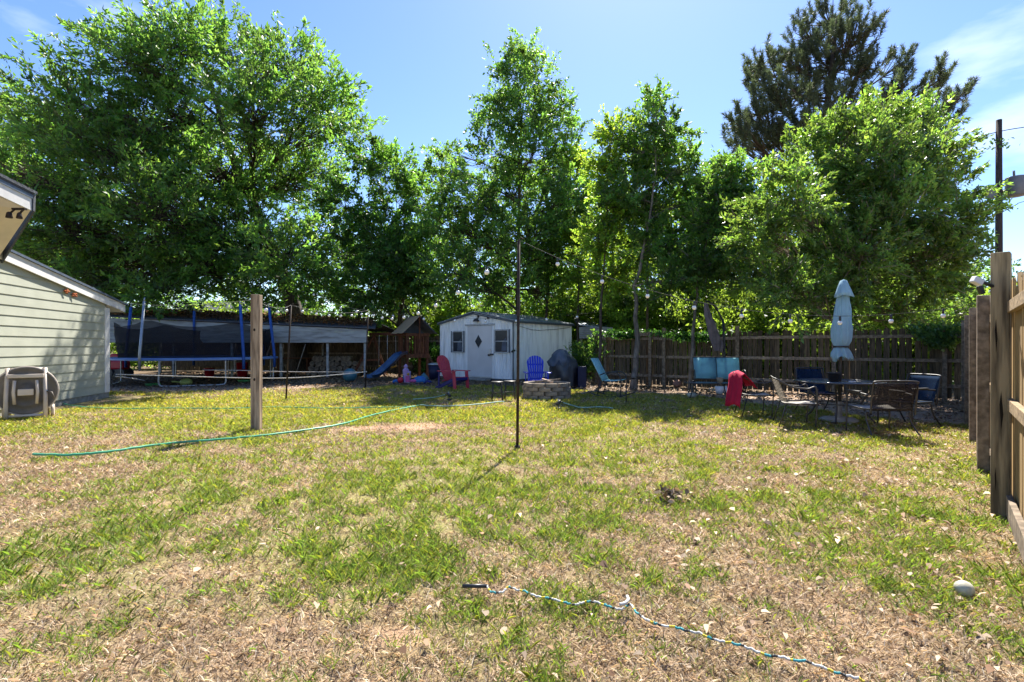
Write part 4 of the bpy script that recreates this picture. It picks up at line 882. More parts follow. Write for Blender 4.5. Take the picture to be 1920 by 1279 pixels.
# toys before the tower
def toys():
    y = 18.9
    X_ = lambda px, y: (px-960)*y/960
    t = thing('toy_castle', 'lilac and pink toy playhouse in the toy heap by the playset', 'toy', (X_(764,y),y))
    MB().box((0,0,.22), (.22,.2,.44)).lathe([(.11,.30),(.12,.5),(.05,.56),(.09,.62),(.0,.72)], (-.06,0,0), 12).build('tower', M['lilac'], t, bevel=.02); MB().box((.03,-.11,.16), (.14,.03,.22)).build('door', M['pink'], t); MB().ball((.05,-.11,.34), .05).build('window', M['yellow'], t)
    for px, w, h, m, nm, l in ((743,.26,.14,'toyblue','toy_box','low blue toy box at the left end of the toy heap'),(788,.46,.26,'toyblue','toy_bag','rumpled blue toy bag right of the lilac toy'),(801,.34,.12,'bluelow','toy_tray','flat indigo tray at the right end of the toy heap'),(757,.12,.42,'toyblue','toy_bottle','upright blue bottle behind the lilac toy')):
        b = MB(); n = 14; rr = random.Random(px); prof = [(0,0),(w*.5,0),(w*.55,h*.4),(w*.42,h*.8),(w*.2,h),(0,h*1.02)]
        b.lathe(prof, (X_(px,y+.1),y+(.25 if px in (757,) else .05),0), n, lambda a, z: 1+.12*math.sin(3*a+px)+.06*math.sin(5*a)); o = b.build(nm, M[m]); tag(o, l, 'toy')
    o = MB().ball((X_(751,y-.1),y-.1,.12), .11).build('ball', M['red']); tag(o, 'small red ball in the toy heap by the playset', 'ball')
    o = MB().ball((X_(775,y-.15),y-.15,.09), .09, 12, (1.4,1,.8)).build('toy_pony', M['pink']); tag(o, 'small pink toy at the foot of the lilac toy', 'toy')
    o = MB().lathe([(0,0),(.16,0),(.18,.2),(.0,.38)], (X_(795,y+.3),y+.3,0), 4).build('toy_tent', M['tealball']); tag(o, 'teal pointed toy tent behind the blue toy bag', 'toy')
toys()
x, y = gp(819,712); t = thing('rubbish_bin', 'dark navy bin standing at the left corner of the shed', 'bin', (x-.1,y)); MB().lathe([(0,0),(.22,0),(.25,.62),(.0,.62)], (0,0,0), 20).build('body', M['navy'], t); MB().lathe([(0,.70),(.2,.68),(.27,.64),(.27,.60),(.25,.60)], (0,0,0), 20).build('lid', M['galv'], t)

# ------------------------------------------------------------------ shed
def shed():
    Cc = Vector((.06,19.6,0)); Lc = Vector((-3.10,22.1,0)); Rv = Vector((2.62,22.9,0))
    u = (Lc-Cc).normalized(); v = Vector((-u.y, u.x, 0)); 
    if v.y < 0: v = -v
    W_ = (Lc-Cc).length; Dp = (Rv-Cc).length; He, Hp = 2.33, 2.72; zb = .09
    t = thing('shed', 'white corrugated metal shed with a diamond window in its door', 'shed', Cc)
    P = lambda a, b, z: Cc+u*a+v*b+Vector((0,0,z))
    roofz = lambda a: He+(Hp-He)*(1-abs(a-W_/2)/(W_/2))
    def corr(p0, p1, zf, out, step=.10, dep=.03):
        m = MB(); n = int((p1-p0).length/step)*2; d_ = (p1-p0)/n; A_ = []
        for i in range(n): A_ += [p0+d_*i+out*(dep if i % 2 else 0), p0+d_*(i+.55)+out*(dep if i % 2 else 0)]
        A_.append(p1); k = len(A_); vs = [q+Vector((0,0,zb)) for q in A_]+[Vector((q.x,q.y,zf(q))) for q in A_]
        m.add(vs, [(i,i+1,k+i+1,k+i) for i in range(k-1)]); return m
    # front wall runs L -> C ; widths along a (0 at corner C)
    holes = [(.33,1.02,1.05,1.95),(2.88,3.55,1.02,1.86)]  # windows (a0,a1,z0,z1)
    m = corr(P(0,0,0), P(W_,0,0), lambda q: roofz((q-Cc).dot(u)), -v); m.build('front_wall', M['shedwall'], t, True)
    corr(P(0,0,0), P(0,Dp,0), lambda q: He, -u).build('side_wall', M['shedwall'], t, True)
    corr(P(W_,Dp,0), P(W_,0,0), lambda q: He, u).build('side_wall', M['shedwall'], t, True)
    corr(P(0,Dp,0), P(W_,Dp,0), lambda q: roofz((q-P(0,Dp,0)).dot(u)), v).build('rear_wall', M['shedwall'], t, True)
    r_ = MB()
    for s in (0,1):
        a0, a1 = (-.08,W_/2) if s == 0 else (W_/2,W_+.08)
        z0 = He-.0 if s == 0 else Hp+.03; z1 = Hp+.03 if s == 0 else He
        r_.prism([P(a0,-.1,z0+.01),P(a1,-.1,z1+.01),P(a1,Dp+.1,z1+.01),P(a0,Dp+.1,z0+.01)], (0,0,.035))
    r_.build('roof', M['metalroof'], t, True)
    MB().beam(P(-.02,-.045,zb), P(-.02,-.045,He-.01), .05, .05).build('corner_trim', M['shedtrim'], t, True)
    for a0, a1, s in ((-.06,W_/2,1),(W_/2,W_+.06,-1)):
        MB().beam(P(a0,-.115,He-.035 if s > 0 else Hp-.035), P(a1,-.115,Hp-.035 if s > 0 else He-.035), .02, .05).build('gable_trim', M['shedtrim'], t, True)
    MB().beam(P(-.1,-.1,He-.03), P(-.1,Dp+.1,He-.03), .03, .07).build('eave_trim', M['shedtrim'], t, True)
    # door
    a0, a1 = 1.02, 2.34; am = (a0+a1)/2
    d_ = MB(); d_.prism([P(a0,-.05,zb+.04),P(a1,-.05,zb+.04),P(a1,-.05,2.18),P(a0,-.05,2.18)], -v*.035); dr_ = d_.build('door', M['sheddoor'], t, True, .004)
    hb = MB(); hb.beam(P(a0-.12,-.075,2.23), P(a1+.12,-.075,2.23), .06, .06); hb.build('door_header', M['winframe'], t, True)
    for a in (a0-.045,a1+.045): MB().beam(P(a,-.05,zb), P(a,-.05,2.18), .05, .07, u).build('door_jamb', M['shedwall'], t, True)
    dm = MB(); c = P(1.72,-.094,1.56); dm.prism([c+u*.19, c+Vector((0,0,.27)), c-u*.19, c-Vector((0,0,.27))], -v*.004); dm.build('diamond_pane', M['pane'], dr_, True)
    df = MB()
    q = [c+u*.2, c+Vector((0,0,.285)), c-u*.2, c-Vector((0,0,.285))]
    for i in range(4): df.beam(q[i], q[(i+1)%4], .014, .014)
    df.build('diamond_frame', M['sheddoor'], dr_, True)
    MB().box(P(1.10,-.11,1.15), (.06,.05,.22)).build('latch', M['galv'], dr_, True, .008); MB().ball(P(1.15,-.13,1.02), .045).build('knob', M['black'], dr_, True)
    MB().box(P(1.0,-.12,1.04), (.16,.05,.07)).build('hasp', M['black'], dr_, True, .01)
    # windows
    for w0, w1, z0, z1 in ((.22,.90,1.12,2.00),(2.62,3.22,1.12,1.98)):
        wf = MB()
        for p, q in ((P(w0,-.05,z0),P(w0,-.05,z1)),(P(w1,-.05,z0),P(w1,-.05,z1)),): wf.beam(p, q, .055, .07, u)
        for z in (z0,z1,(z0+z1)/2): wf.beam(P(w0+.035,-.05,z), P(w1-.035,-.05,z), .05, .05 if z != (z0+z1)/2 else .035)
        w_ = wf.build('window', M['winframe'], t, True, .003)
        pn = MB(); pn.prism([P(w0+.03,-.045,z0+.02),P(w1-.03,-.045,z0+.02),P(w1-.03,-.045,z1-.02),P(w0+.03,-.045,z1-.02)], -v*.008); pn.build('pane', M['pane'], w_, True)
        cu = MB(); cu.add([P(w0+.06,-.056,z0+.08),P(w0+.34,-.056,z0+.06),P(w0+.3,-.056,z1-.45),P(w0+.12,-.056,z1-.3)], [(0,1,2,3)]); cu.build('curtain', M['bag'], w_, True, solid=.003)
        MB().beam(P(w0-.06,-.06,z0-.01), P(w0-.06,-.06,z1+.02), .02, .05, u).build('shutter_trim', M['shedtrim'], w_, True)
        MB().beam(P(w1+.06,-.06,z0-.01), P(w1+.06,-.06,z1+.02), .02, .05, u).build('shutter_trim', M['shedtrim'], w_, True)
    lm = MB(); lm.lathe([(0,.12),(.05,.12),(.14,.02),(.13,.0),(.0,.03)], P(1.78,-.17,2.36), 14); lm.tube([P(1.78,-.02,2.5),P(1.78,-.14,2.48)], .02); lm.build('porch_lamp', M['black'], t, True)
    MB().box(P(1.25,-.04,2.5), (.12,.03,.09), math.atan2(u.y,u.x)).build('vent', M['rust'], t, True)
    MB().box(P(1.78,-.04,2.58), (.08,.03,.12), math.atan2(u.y,u.x)).build('vent', M['rust'], t, True)
    MB().tube([P(-.06,.0,1.2),P(-.06,-.09,1.22),P(-.02,-.14,1.14)], .035, 8).build('hose_hook', M['black'], t, True)
    MB().tube(smooth_path([P(-.05,.1,2.18),P(-.05,1.2,2.02),P(-.05,2.4,2.06),P(-.05,3.2,2.12),P(-.05,Dp-.2,2.2)], 6), .008, 5).build('cable', M['wire'], t, True)
    st = MB(); st.prism([P(.0,-.03,0),P(W_,-.03,0),P(W_,Dp,0),P(0,Dp,0)], (0,0,zb-.005)); st.build('base', M['shedtrim'], t, True)
    MB().box(P(1.7,-.3,.06), (1.3,.35,.1), math.atan2(u.y,u.x)).build('step', M['concrete'], t, True, .01)
shed()
# neighbour roofs beyond the fence
t = thing('neighbour_shed', 'grey corrugated lean-to roof right behind the white shed', 'shed', (4.4,24))
m = MB(); rows = [[(3.0+i*.09, 22.9+b*2.6, 2.28-(i*.012)+b*.45+(.03 if i % 2 else 0)) for i in range(18)] for b in (0,1)]; m.sheet(rows); m.build('roof', M['metalroof'], t, True, solid=.01)
m = MB()
for i in range(6): m.box((3.75,22.88,2.18-i*.085), (1.5,.03,.07))
m.build('wall', M['metalroof'], t, True)
for x in (3.1,4.4): MB().box((x,22.95,.85), (.1,.1,1.7)).build('post', M['railwood'], t, True)
t = thing('neighbour_house', 'pale low neighbour roof glimpsed through leaves behind the fence', 'house', (7,29))
MB().prism([(4.6,28,2.75),(9,28,2.6),(9,31,3.3),(4.6,31,3.5)], (0,0,.06)).build('roof', M['carport'], t, True); MB().box((6.8,30,1.25), (4,3,2.5)).build('wall', M['carport'], t, True)
t = thing('neighbour_house', 'pale siding glimpsed between trunks far behind the left trees', 'house', (-14,44))
MB().box((-22,44,1.8), (10,6,3.6)).build('wall', M['carport'], t, True); MB().prism([(-28,40.6,3.5),(-16,40.6,3.5),(-16,44,5.2),(-28,44,5.2)], (0,0,.1)).build('roof', M['shingle'], t, True)

# ------------------------------------------------------------------ chairs
def adirondack(name, label, loc, rz, mtop, mlow, mback=None):
    t = thing(name, label, 'chair', loc, rz); mback = mback or mtop           # faces -Y
    b = MB()
    nrm_ = Vector((0,-.93,.42)); ax1 = Vector((0,.42,.93))
    for i in range(7):
        e0, e1 = (i-3.5)/3.5+.03, (i-2.5)/3.5-.03; Q = []
        hh = lambda e: .55+.27*math.sqrt(max(0,1-min(1,abs(e))**2.2))
        for e in (e0, e1): Q.append(Vector((e*.19,.22,.30)))
        top_ = [Vector((e*.27,.22,.30))+ax1*hh(e) for e in (e1, (e0+e1)/2, e0)]
        mids = [Vector((e*.255,.22,.30))+ax1*.45 for e in (e1, e0)]
        b.prism([Q[0], Q[1], mids[0]]+top_+[mids[1]], nrm_*.02)
    b.build('backrest', mback, t)
    MB().beam((-.27,.375,.55),(.27,.375,.55), .03, .06).build('back_brace', mlow, t)
    MB().beam((-.22,.47,.80),(.22,.47,.80), .03, .05).build('back_brace', mlow, t)
    s = MB()
    for i in range(6): y = -.30+i*.105; s.box((0,y,.37-.022*i), (.50,.09,.022), Matrix.Rotation(-.2,3,'X'))
    s.build('seat', mtop, t, bevel=.004)
    for sx in (-1,1):
        MB().box((sx*.33,-.02,.575), (.13,.74,.025)).build('armrest', mtop, t, bevel=.01)
        MB().beam((sx*.29,-.36,0),(sx*.29,-.30,.56), .035, .12, (0,1,0)).build('leg', mtop, t, bevel=.006)
        MB().beam((sx*.27,.52,0),(sx*.27,-.34,.34), .03, .11).build('leg', mlow, t, bevel=.006)
        MB().beam((sx*.31,.34,.10),(sx*.31,.33,.56), .03, .06, (0,1,0)).build('arm_support', mlow, t, bevel=.005)
    MB().box((0,-.36,.33), (.56,.025,.09)).build('front_apron', mlow, t, bevel=.005)
    return t
x, y = gp(850,729); adirondack('lounge_chair', 'crimson slatted lounge chair with indigo underside in front of the shed door', (x,y), math.radians(52), M['redwash'], M['bluelow'])
adirondack('lounge_chair', 'royal blue slatted lounge chair behind the fire pit', (.75,15.4), math.radians(4), M['bluechair'], M['bluechair'])
def bentleg(x, y, z, dx, dy): return smooth_path([(x,y,z),(x+dx*.2,y+dy*.2,z*.55),(x+dx,y+dy,0)], 4)
def patio_chair(name, label, loc, rz, fm, sm, bm_, W=.58, H_=.86, seat=.42, curved=False, lean=.16):
    t = thing(name, label, 'chair', loc, rz); w = W/2; yb = .24            # faces -Y, back at +Y
    if curved:
        P = smooth_path([(-w,-.22,0),(-w,-.24,.64),(-w,-.1,.655),(-w,.12,.68),(-w*.85,yb+.1,.80),(-w*.5,yb+.14,H_-.02),(0,yb+.15,H_),(w*.5,yb+.14,H_-.02),(w*.85,yb+.1,.80),(w,.12,.68),(w,-.1,.655),(w,-.24,.64),(w,-.22,0)], 5)
        MB().tube(P, .012, 8).build('frame', fm, t)
        MB().tube([(-w*.9,.2,seat),(-w,.32,0)], .011, 8).build('leg', fm, t); MB().tube([(w*.9,.2,seat),(w,.32,0)], .011, 8).build('leg', fm, t)
        g = [[(w*.84*s_*(1-.45*max(0,k-.55)), yb+.12*k-.05*s_*s_, seat+(H_-seat)*k*(1-.10*s_*s_)) for s_ in [i/5-1 for i in range(11)]] for k in [j/8 for j in range(9)]]
        # woven bands so light passes between
        bk = MB()
        for j in range(15):
            k = (j+.5)/15; bk.sheet([[(w*.9*s_*(1-.35*max(0,k-.5)), yb+.15*k-.07*s_*s_, seat+.02+(H_-seat-.03)*(k+dk)*(1-.10*s_*s_)) for s_ in [i/5-1 for i in range(11)]] for dk in (-.024,.020)])
        bk.build('backrest', bm_, t, solid=.008)
    else:
        for s in (-1,1):
            MB().tube(smooth_path([(s*w*.95,yb+.10,seat-.06),(s*w*.97,yb+.05+lean*.5,seat+.2),(s*w*.95,yb+lean,H_-.05),(s*w*.88,yb+lean+.02,H_),(0,yb+lean+.03,H_+.01)], 4), .013, 8).build('back_frame', fm, t)
            MB().tube(smooth_path([(s*w,-.26,0),(s*w,-.25,.4),(s*w,-.22,.60),(s*w,-.08,.64),(s*w,yb+.06,.62)], 4), .013, 8).build('arm_frame', fm, t)
            MB().tube(bentleg(s*w*.95, yb-.02, seat-.04, s*.03, .22), .012, 8).build('leg', fm, t)
            MB().box((s*w,-.06,.655), (.055,.34,.02)).build('armrest', fm, t, bevel=.006)
        bk = MB(); bk.sheet([[(w*.9*s_, yb+.06+lean*k**1.2+.03*(1-s_*s_), seat-.02+(H_-seat)*k) for s_ in [i/4-1 for i in range(9)]] for k in [j/8 for j in range(9)]]); bk.build('backrest', bm_, t, solid=.006)
    st = MB(); st.sheet([[(w*.93*s_, -.27+.52*k, seat+.01-.03*math.sin(math.pi*k)-.015*(1-s_*s_)) for s_ in [i/4-1 for i in range(9)]] for k in [j/6 for j in range(7)]]); st.build('seat', sm, t, solid=.012)
    MB().tube([(-w*.95,-.27,seat),(w*.95,-.27,seat)], .012, 8).build('seat_rail', fm, t); MB().tube([(-w*.95,.24,seat),(w*.95,.24,seat)], .012, 8).build('seat_rail', fm, t)
    for s in (-1,1): MB().tube([(s*w*.95,-.27,seat),(s*w*.95,.24,seat)], .012, 8).build('seat_rail', fm, t)
    return t
wch = patio_chair('patio_chair', 'round backed wicker chair facing the glass table from the left', (4.86,8.75), math.radians(72), M['rim'], M['cushion'], M['wicker'], .62, .84, .40, True)
cch = patio_chair('patio_chair', 'dark chair under the crimson towel at the far left of the table', (4.75,10.0), math.radians(80), M['rim'], M['cushion'], M['sling'], .56, .84, .42, True)
patio_chair('patio_chair', 'grey open weave sling chair seen from behind, in front of the table', (5.72,8.0), math.radians(176), M['rim'], M['cushion'], M['sling'], .66, .83, .40)
patio_chair('patio_chair', 'navy sling chair at the right side of the glass table', (6.72,8.75), math.radians(-72), M['black'], M['bluesling'], M['bluesling'], .56, .86, .42, False, .2)
patio_chair('patio_chair', 'navy sling chair behind the glass table by the fence', (6.25,10.3), math.radians(4), M['black'], M['bluesling'], M['bluesling'], .62, .90, .42)
# towel draped over the chair back
tw = MB(); cx, cy = 4.45, 9.95; rows = []
for k in range(15):
    s_ = k/14; row = []
    for i in range(13):
        u_ = i/12-.5; fold = .035*math.sin(u_*19+k*.3)
        if s_ < .55: q = s_/.55; x = cx-.10-.07*(1-q)-fold*.6*(1-q); z = .22+(.90-.22)*q
        else: q = (s_-.55)/.45; x = cx-.06+.26*q+fold*.5*q; z = .90-.30*q
        row.append((x, cy+u_*(.50+.16*(1-s_))+.02*math.sin(k), z-.10*abs(u_)*(1 if s_ > .4 else .6)+(.035*math.sin(i*.5) if k == 0 else 0)))
    rows.append(row)
tw.sheet(rows); o = tw.build('towel', M['towel'], None, solid=.012); tag(o, 'crimson towel draped over the back of the left table chair', 'towel')
# glass patio table
t = thing('patio_table', 'round smoked glass patio table under the blue umbrella', 'table', (5.9,9.25))
MB().lathe([(.07,.715),(.70,.715),(.70,.722),(.07,.722)], (0,0,0), 40).build('glass_top', M['tableglass'], t)
MB().tube([(.70*math.cos(a),.70*math.sin(a),.717) for a in [2*math.pi*i/40 for i in range(41)]], .016, 6, False).build('rim', M['rim'], t)
for a in (45,135,225,315):
    a = math.radians(a+8); MB().tube(smooth_path([(.62*math.cos(a),.62*math.sin(a),.70),(.35*math.cos(a),.35*math.sin(a),.35),(.55*math.cos(a),.55*math.sin(a),0)], 5), .016, 8).build('leg', M['rim'], t)
MB().tube([(.36*math.cos(a),.36*math.sin(a),.33) for a in [2*math.pi*i/30 for i in range(31)]], .01, 6, False).build('leg_ring', M['rim'], t)
t = thing('plant_pot', 'dark empty pot standing on the glass table', 'pot', (5.72,9.1,.723)); MB().lathe([(0,0),(.075,0),(.10,.15),(.112,.15),(.112,.17),(.09,.17),(.08,.10),(0,.10)], (0,0,0), 20).build('pot_body', M['pot'], t)
o = MB().box((5.98,9.0,.735), (.09,.06,.02)).build('ashtray', M['white']); tag(o, 'small white dish on the glass table', 'dish')
# closed blue umbrella
t = thing('parasol', 'closed pale blue parasol tied shut above the glass table', 'parasol', (5.9,9.25))
MB().tube([(0,0,.05),(.05,0,1.3),(.1,0,2.5)], .022, 12).build('pole', M['rim'], t); MB().lathe([(0,.0),(.30,.0),(.32,.03),(.26,.07),(.06,.09),(.05,.36),(0,.36)], (0,0,0), 24).build('base', M['concrete'], t)
fo = lambda amp, k=9: (lambda a, z: 1+amp*math.sin(k*a+z*2)+amp*.5*math.sin(5*a+1))
def drape(prof, cx0, n, kf, depth, ragged, seed, shift):
    vs = []; k = len(prof); rr = random.Random(seed); jit = [rr.uniform(-1,1) for _ in range(n)]
    for i, (r_, z_) in enumerate(prof):
        for j in range(n):
            a = 2*math.pi*j/n; t_ = i/(k-1)
            f = 1.05-depth*abs(math.sin(kf*a/2+z_*.9+.7*math.sin(2*a)))**.5+.06*math.sin(7*a+z_*5)+.02*jit[j]
            zz = z_+(ragged*(math.sin(3*a+1)*.6+math.sin(5*a)*.4+.25*jit[j]) if i == k-1 else 0)
            vs.append((cx0+shift*t_+r_*f*math.cos(a), r_*f*math.sin(a), zz))
    m_ = MB(); m_.add(vs, [(i*n+j,i*n+(j+1)%n,(i+1)*n+(j+1)%n,(i+1)*n+j) for i in range(k-1) for j in range(n)], True); return m_
drape([(.05,2.44),(.095,2.32),(.115,2.18),(.135,2.02),(.150,1.85),(.162,1.68),(.168,1.54),(.160,1.45),(.13,1.385),(.10,1.35)], .09, 96, 11, .30, 0, 1, -.05).build('canopy', M['umb'], t)
drape([(.0,2.56),(.05,2.54),(.085,2.44),(.12,2.34),(.155,2.25)], .09, 60, 8, .10, .02, 2, .0).build('vent_cap', M['umb'], t, solid=.005)
drape([(.10,1.35),(.125,1.30),(.155,1.24),(.18,1.17),(.185,1.13)], .04, 80, 9, .30, .055, 3, .015).build('canopy_hem', M['umb'], t, solid=.005)
MB().lathe([(.122,1.335),(.128,1.35),(.122,1.365)], (.045,0,0), 24).build('tie_strap', M['black'], t)
# folded grey cantilever umbrella
t = thing('parasol', 'folded faded mauve cantilever parasol hanging from a bent arm by the fence', 'parasol', (6.35,15.3))
o6 = Vector((6.35,15.3,0)); q = lambda px, py, d=15.3: Vector(at(px,py,d))-o6
MB().tube(smooth_path([q(1323,564),q(1335,570),q(1347,585),q(1356,605),q(1359,622)], 5), .028, 8).build('arm', M['black'], t)
MB().tube([(.0,0,0),q(1358,640),q(1355,598)], .032, 10).build('pole', M['black'], t); MB().box((0,0,.04), (.7,.7,.08)).build('base', M['concrete'], t, bevel=.01)
cp = MB(); Pq = [q(1323,568),q(1327,590),q(1334,612),q(1341,635),q(1344,658)]; n = 30; vs = []
for k, (p, rr_) in enumerate(zip(Pq, (.05,.10,.13,.15,.07))):
    for j in range(n): a = 2*math.pi*j/n; f = rr_*(1+.16*math.sin(6*a+k*.4)); vs.append(p+Vector((f*math.cos(a), f*math.sin(a), 0)))
cp.add(vs, [(k*n+j,k*n+(j+1)%n,(k+1)*n+(j+1)%n,(k+1)*n+j) for k in range(4) for j in range(n)], True); cp.build('canopy', M['umbgrey'], t)
MB().lathe([(.05,1.55),(.08,1.35),(.05,1.2)], (q(1352,640).x,0,0), 12, fo(.2,5)).build('canopy_flap', M['umbgrey'], t)
# glider bench
def bench():
    t = thing('glider_bench', 'double seat teal sling glider bench against the back fence', 'bench', (5.95,14.75), math.radians(-12)); w = .64
    for s in (-1,1):
        c = s*w/2; bk = MB(); bk.sheet([[(c+w*.49*u_, .22+.22*k, .42+.60*k) for u_ in (-1,-.3,.3,1)] for k in (0,.3,.6,1)]); bk.build('backrest', M['tealbench'], t, solid=.02)
        st = MB(); st.sheet([[(c+w*.49*u_, -.28+.5*k, .44-.03*k) for u_ in (-1,0,1)] for k in (0,.5,1)]); st.build('seat', M['tealbench'], t, solid=.02)
        MB().tube(smooth_path([(s*.68,-.25,.30),(s*.68,-.28,.45),(s*.68,-.18,.66),(s*.68,.05,.67),(s*.68,.30,.60)], 4), .016, 8).build('armrest', M['black'], t)
        MB().tube([(s*.66,-.34,.02),(s*.66,.36,.02)], .02, 8).build('floor_rail', M['black'], t)
        MB().tube([(s*.66,-.3,.02),(s*.66,-.2,.36)], .018, 8).build('leg', M['black'], t); MB().tube([(s*.66,.32,.02),(s*.66,.2,.36)], .018, 8).build('leg', M['black'], t)
    MB().tube([(-.66,-.28,.43),(.66,-.28,.43)], .016, 8).tube([(-.66,.22,.40),(.66,.22,.40)], .016, 8).tube([(-.66,.44,1.03),(.66,.44,1.03)], .014, 8).tube([(0,.22,.42),(0,.44,1.03)], .014, 8).build('frame', M['black'], t)
bench()
t = thing('coffee_table', 'low dark metal table in front of the teal bench', 'table', (5.15,13.4), math.radians(-10))
MB().box((0,0,.40), (1.15,.5,.025)).build('top', M['tableglass'], t, bevel=.006)
MB().tube([(-.58,-.25,.40),(.58,-.25,.40),(.58,.25,.40),(-.58,.25,.40),(-.58,-.25,.40)], .014, 6).build('rim', M['rim'], t)
for sx in (-1,1):
    for sy in (-1,1): MB().tube(bentleg(sx*.42, sy*.2, .39, sx*.1, sy*.03), .016, 8).build('leg', M['black'], t)
t = thing('plant_pot', 'small tan pot standing on the low metal table', 'pot', (5.42,13.35,.414)); MB().lathe([(0,0),(.06,0),(.085,.13),(.075,.13),(.05,.03),(0,.03)], (0,0,0), 18).build('pot_body', M['tan'], t)
for px, py, l in ((1349,739,'white pot under the low metal table, left one'),(1363,739,'white pot under the low metal table, right one')):
    x, y = gp(px, py); o = MB().lathe([(0,0),(.09,0),(.13,.22),(.11,.22),(.08,.04),(0,.04)], (x,y,0), 18).build('plant_pot', M['white']); tag(o, l, 'pot')
x, y = gp(1270,727); o = MB().ball((x,y,.13), .15, 16, (1,1,.9)).build('clay_urn', M['terracotta']); tag(o, 'round pinkish clay pot at the foot of the fence', 'pot')
x, y = gp(1297,746); o = MB().ball((x,y,.07), .11, 14, (1.2,1,.7)).build('rock', M['stone']); tag(o, 'pale rock at the left foot of the low metal table', 'rock')
# rocking chair teal
def rocker():
    t = thing('rocking_chair', 'pale teal sling rocking chair beside the fire pit', 'rocking chair', (2.72,13.9), math.radians(62)); w = .27   # faces -Y
    bk = MB(); bk.sheet([[(w*.95*u_, .20+.30*k, .44+.58*k) for u_ in (-1,-.3,.3,1)] for k in (0,.3,.6,1)]); bk.build('backrest', M['teal'], t, solid=.014)
    st = MB(); st.sheet([[(w*.95*u_, -.30+.5*k, .46-.02*k-.02*math.sin(3.14*k)) for u_ in (-1,0,1)] for k in (0,.3,.6,1)]); st.build('seat', M['teal'], t, solid=.014)
    for s in (-1,1):
        MB().tube(smooth_path([(s*w,-.55,.12),(s*w,-.3,.03),(s*w,0,.015),(s*w,.3,.03),(s*w,.6,.14)], 5), .016, 8).build('rocker', M['rim'], t)
        MB().tube(smooth_path([(s*w,-.30,.03),(s*w,-.32,.44),(s*w,-.22,.64),(s*w,.05,.66),(s*w,.26,.58)], 5), .016, 8).build('arm_frame', M['black'], t)
        MB().tube([(s*w,.22,.42),(s*w,.34,.04)], .015, 8).build('leg', M['black'], t)
        MB().tube([(s*w,.18,.42),(s*w,.50,1.02)], .014, 8).build('back_frame', M['teal'], t)
    MB().tube([(-w,-.3,.46),(w,-.3,.46)], .014, 8).tube([(-w,.5,1.02),(w,.5,1.02)], .014, 8).build('frame', M['teal'], t)
rocker()
x, y = gp(1174,757); o = MB().tube([(x,y,0),(x,y,.42)], .012, 6).build('stake', M['black']); tag(o, 'short black stake in the grass beside the rocking chair', 'stake')
# two stools
for px, l in ((932,'left of two small black metal stools beside the tall pole'),(956,'right of two small black metal stools beside the tall pole')):
    x, y = gp(px, 753 if px < 940 else 751); t = thing('stool', l, 'stool', (x,y+.12), .1, 'small black metal stools')
    MB().lathe([(0,.485),(.15,.485),(.155,.475),(.15,.465),(0,.465)], (0,0,0), 24).build('seat', M['rim'], t)
    for sx in (-1,1):
        for sy in (-1,1): MB().tube([(sx*.10,sy*.10,.47),(sx*.13,sy*.13,0)], .011, 6).build('leg', M['black'], t)
    MB().tube([(-.12,-.12,.2),(.12,-.12,.2),(.12,.12,.2),(-.12,.12,.2),(-.12,-.12,.2)], .006, 5).build('brace', M['black'], t)
# fire pit of blocks
t = thing('fire_pit', 'round fire pit of stacked tan blocks in the shade edge', 'fire pit', (.92,13.5)); nb = 11; R = .56
me0 = None; rr = random.Random(9)
for k in range(4):
    for i in range(nb):
        a = 2*math.pi*(i+.5*(k % 2))/nb+rr.uniform(-.02,.02)
        if me0 is None:
            b = MB(); b.box((0,0,0), (.29,.12,.098)); o = b.build('brick', M['brick'], t, bevel=.01); me0 = o
        else: o = me0.copy(); C.objects.link(o); o.parent = t
        o.location = ((R+rr.uniform(-.01,.015))*math.cos(a), (R+rr.uniform(-.01,.015))*math.sin(a), .05+k*.104); o.rotation_euler = (0, 0, a+math.pi/2+rr.uniform(-.04,.04))
cpv = MB()
cpv.lathe([(.48,.20),(.2,.16),(0,.15)], (0,0,0), 20); cpv.build('ash_bed', M['shingle'], t)
for i, (a, l) in enumerate(((.4,'charred branch lying across the fire pit rim, left end up'),(1.9,'pale split stick poking over the fire pit rim'))):
    o = MB().tube([(.92-.35*math.cos(a),13.3-.2*math.sin(a),.44),(.92+.38*math.cos(a),13.3+.2*math.sin(a),.50)], [.03,.02], 7).build('firewood_stick', M['log'] if i == 0 else M['newwood']); tag(o, l, 'stick')
# covered grill
t = thing('covered_grill', 'grill under a crumpled black cover against the shed side', 'grill', (1.75,17.2))
g = MB(); rr = random.Random(3); n = 36; prof = [(.46,.06),(.48,.3),(.47,.55),(.46,.75),(.40,.9),(.30,1.02),(.14,1.10),(0,1.12)]
g.lathe(prof, (0,0,0), n, lambda a, z: 1+.09*math.sin(4*a+z*5)+.06*math.sin(9*a-z*7)+.05*math.sin(17*a)); g.build('cover', M['cover'], t)
g = MB(); g.lathe([(.34,.7),(.36,.85),(.27,1.08),(.15,1.22),(.05,1.27),(0,1.24)], (-.12,-.1,0), 30, lambda a, z: 1+.2*math.sin(3*a+z*6)+.12*math.sin(7*a-z*9)); g.build('crumpled_top', M['bag'], t)
for x in (-.3,.3): MB().tube([(x-.02,-.2,.08),(x+.02,-.2,.08)], .08, 14).build('wheel', M['black'], t)
o = MB().box((2.3,16.9,.35), (.28,.3,.7)).build('storage_crate', M['navy'], None, bevel=.02); tag(o, 'dark navy crate beside the covered grill', 'crate')
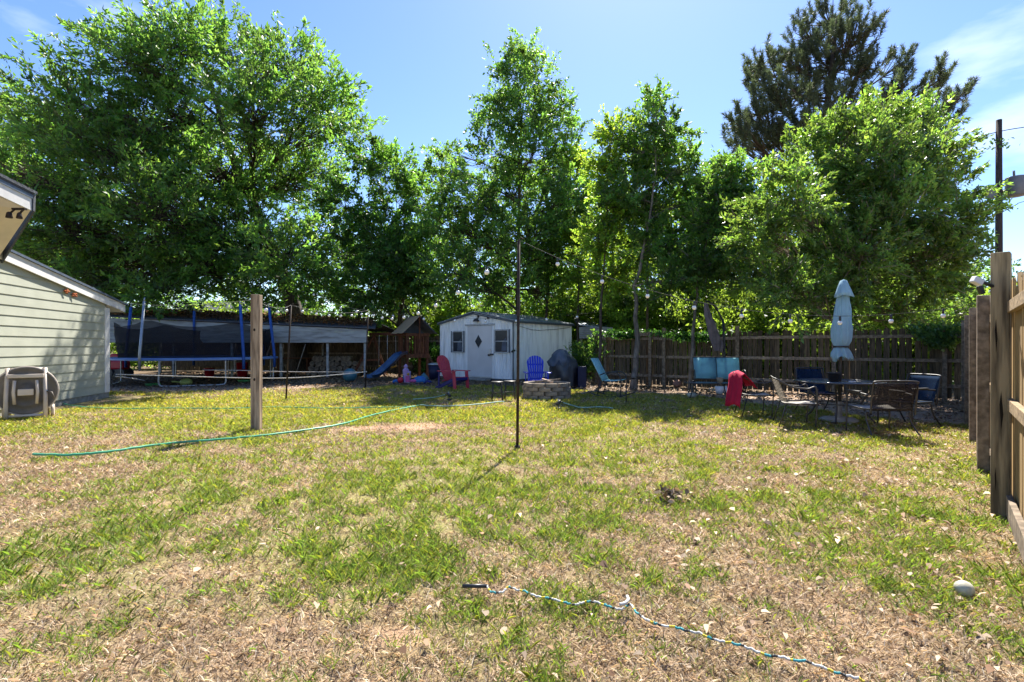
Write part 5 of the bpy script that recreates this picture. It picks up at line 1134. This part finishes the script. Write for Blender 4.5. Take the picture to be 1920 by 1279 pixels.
o = MB().tube(smooth_path([(1.9,14.2,.03),(2.2,14.3,.10),(2.5,14.5,.08),(2.8,14.9,.06)], 4), [.02]*12+[.01], 6).build('fallen_branch', M['barkpale']); tag(o, 'pale bent branch lying right of the fire pit', 'branch')

# ------------------------------------------------------------------ utility pole
def util():
    d0 = 27; x0 = (1873-960)*d0/960; t = thing('utility_pole', 'dark timber utility pole above the right fence', 'utility pole', (x0,d0))
    zt = zh(225,d0); MB().tube([(0,0,0),(0,0,zt*.5),(0,0,zt)], [.19,.16,.13], 12).build('pole_shaft', M['pole'], t)
    P_ = lambda px, py: Vector(at(px,py,d0))-Vector((x0,d0,0))
    a = P_(1905,348); MB().lathe([(0,.52),(.12,.50),(.42,.44),(.44,.38),(.44,-.5),(.40,-.55),(0,-.56)], a, 24).build('transformer', M['transf'], t)
    MB().tube([a+Vector((-.1,0,.5)),a+Vector((-.12,0,.78))], .05, 8).build('bushing', M['transf'], t)
    b = P_(1858,360); MB().box(b, (.42,.3,.7)).build('meter_box', M['transf'], t, bevel=.03)
    for py in (340,362): MB().tube([P_(1876,py), P_(1892,py-3)], .03, 6).build('bracket', M['black'], t)
    MB().tube([P_(1872,388),P_(1882,382)], .09, 8).build('insulator', M['black'], t)
    MB().tube(smooth_path([P_(1830,258),P_(1873,247),P_(1925,238),P_(2100,215)], 6), .022, 6).build('power_line', M['wire'], t)
    MB().tube(smooth_path([P_(1876,400),P_(1905,384),P_(1930,375),P_(2100,330)], 6), .018, 6).build('power_line', M['wire'], t)
    MB().tube(smooth_path([P_(1830,258),P_(1780,275),P_(1700,300)], 6), .022, 6).build('power_line', M['wire'], t)
    vn = np.random.default_rng(77); n = 1500; s = vn.random(n); c = np.c_[(vn.normal(size=n))*.28, vn.normal(size=n)*.2, 2+s*(zt-2.5)]
    v = leaves(c, vn.normal(size=(n,3)), np.full(n,.2), np.full(n,.1), vn); tt_ = .6+.7*vn.random(n); keep = vnoise(s*30, s*0, 1.5) > .5; tag(np_mesh('climbing_vine', v[keep], 4, LM['mid'], t, np.repeat(np.c_[tt_,tt_,tt_][keep],4,0)))
util()
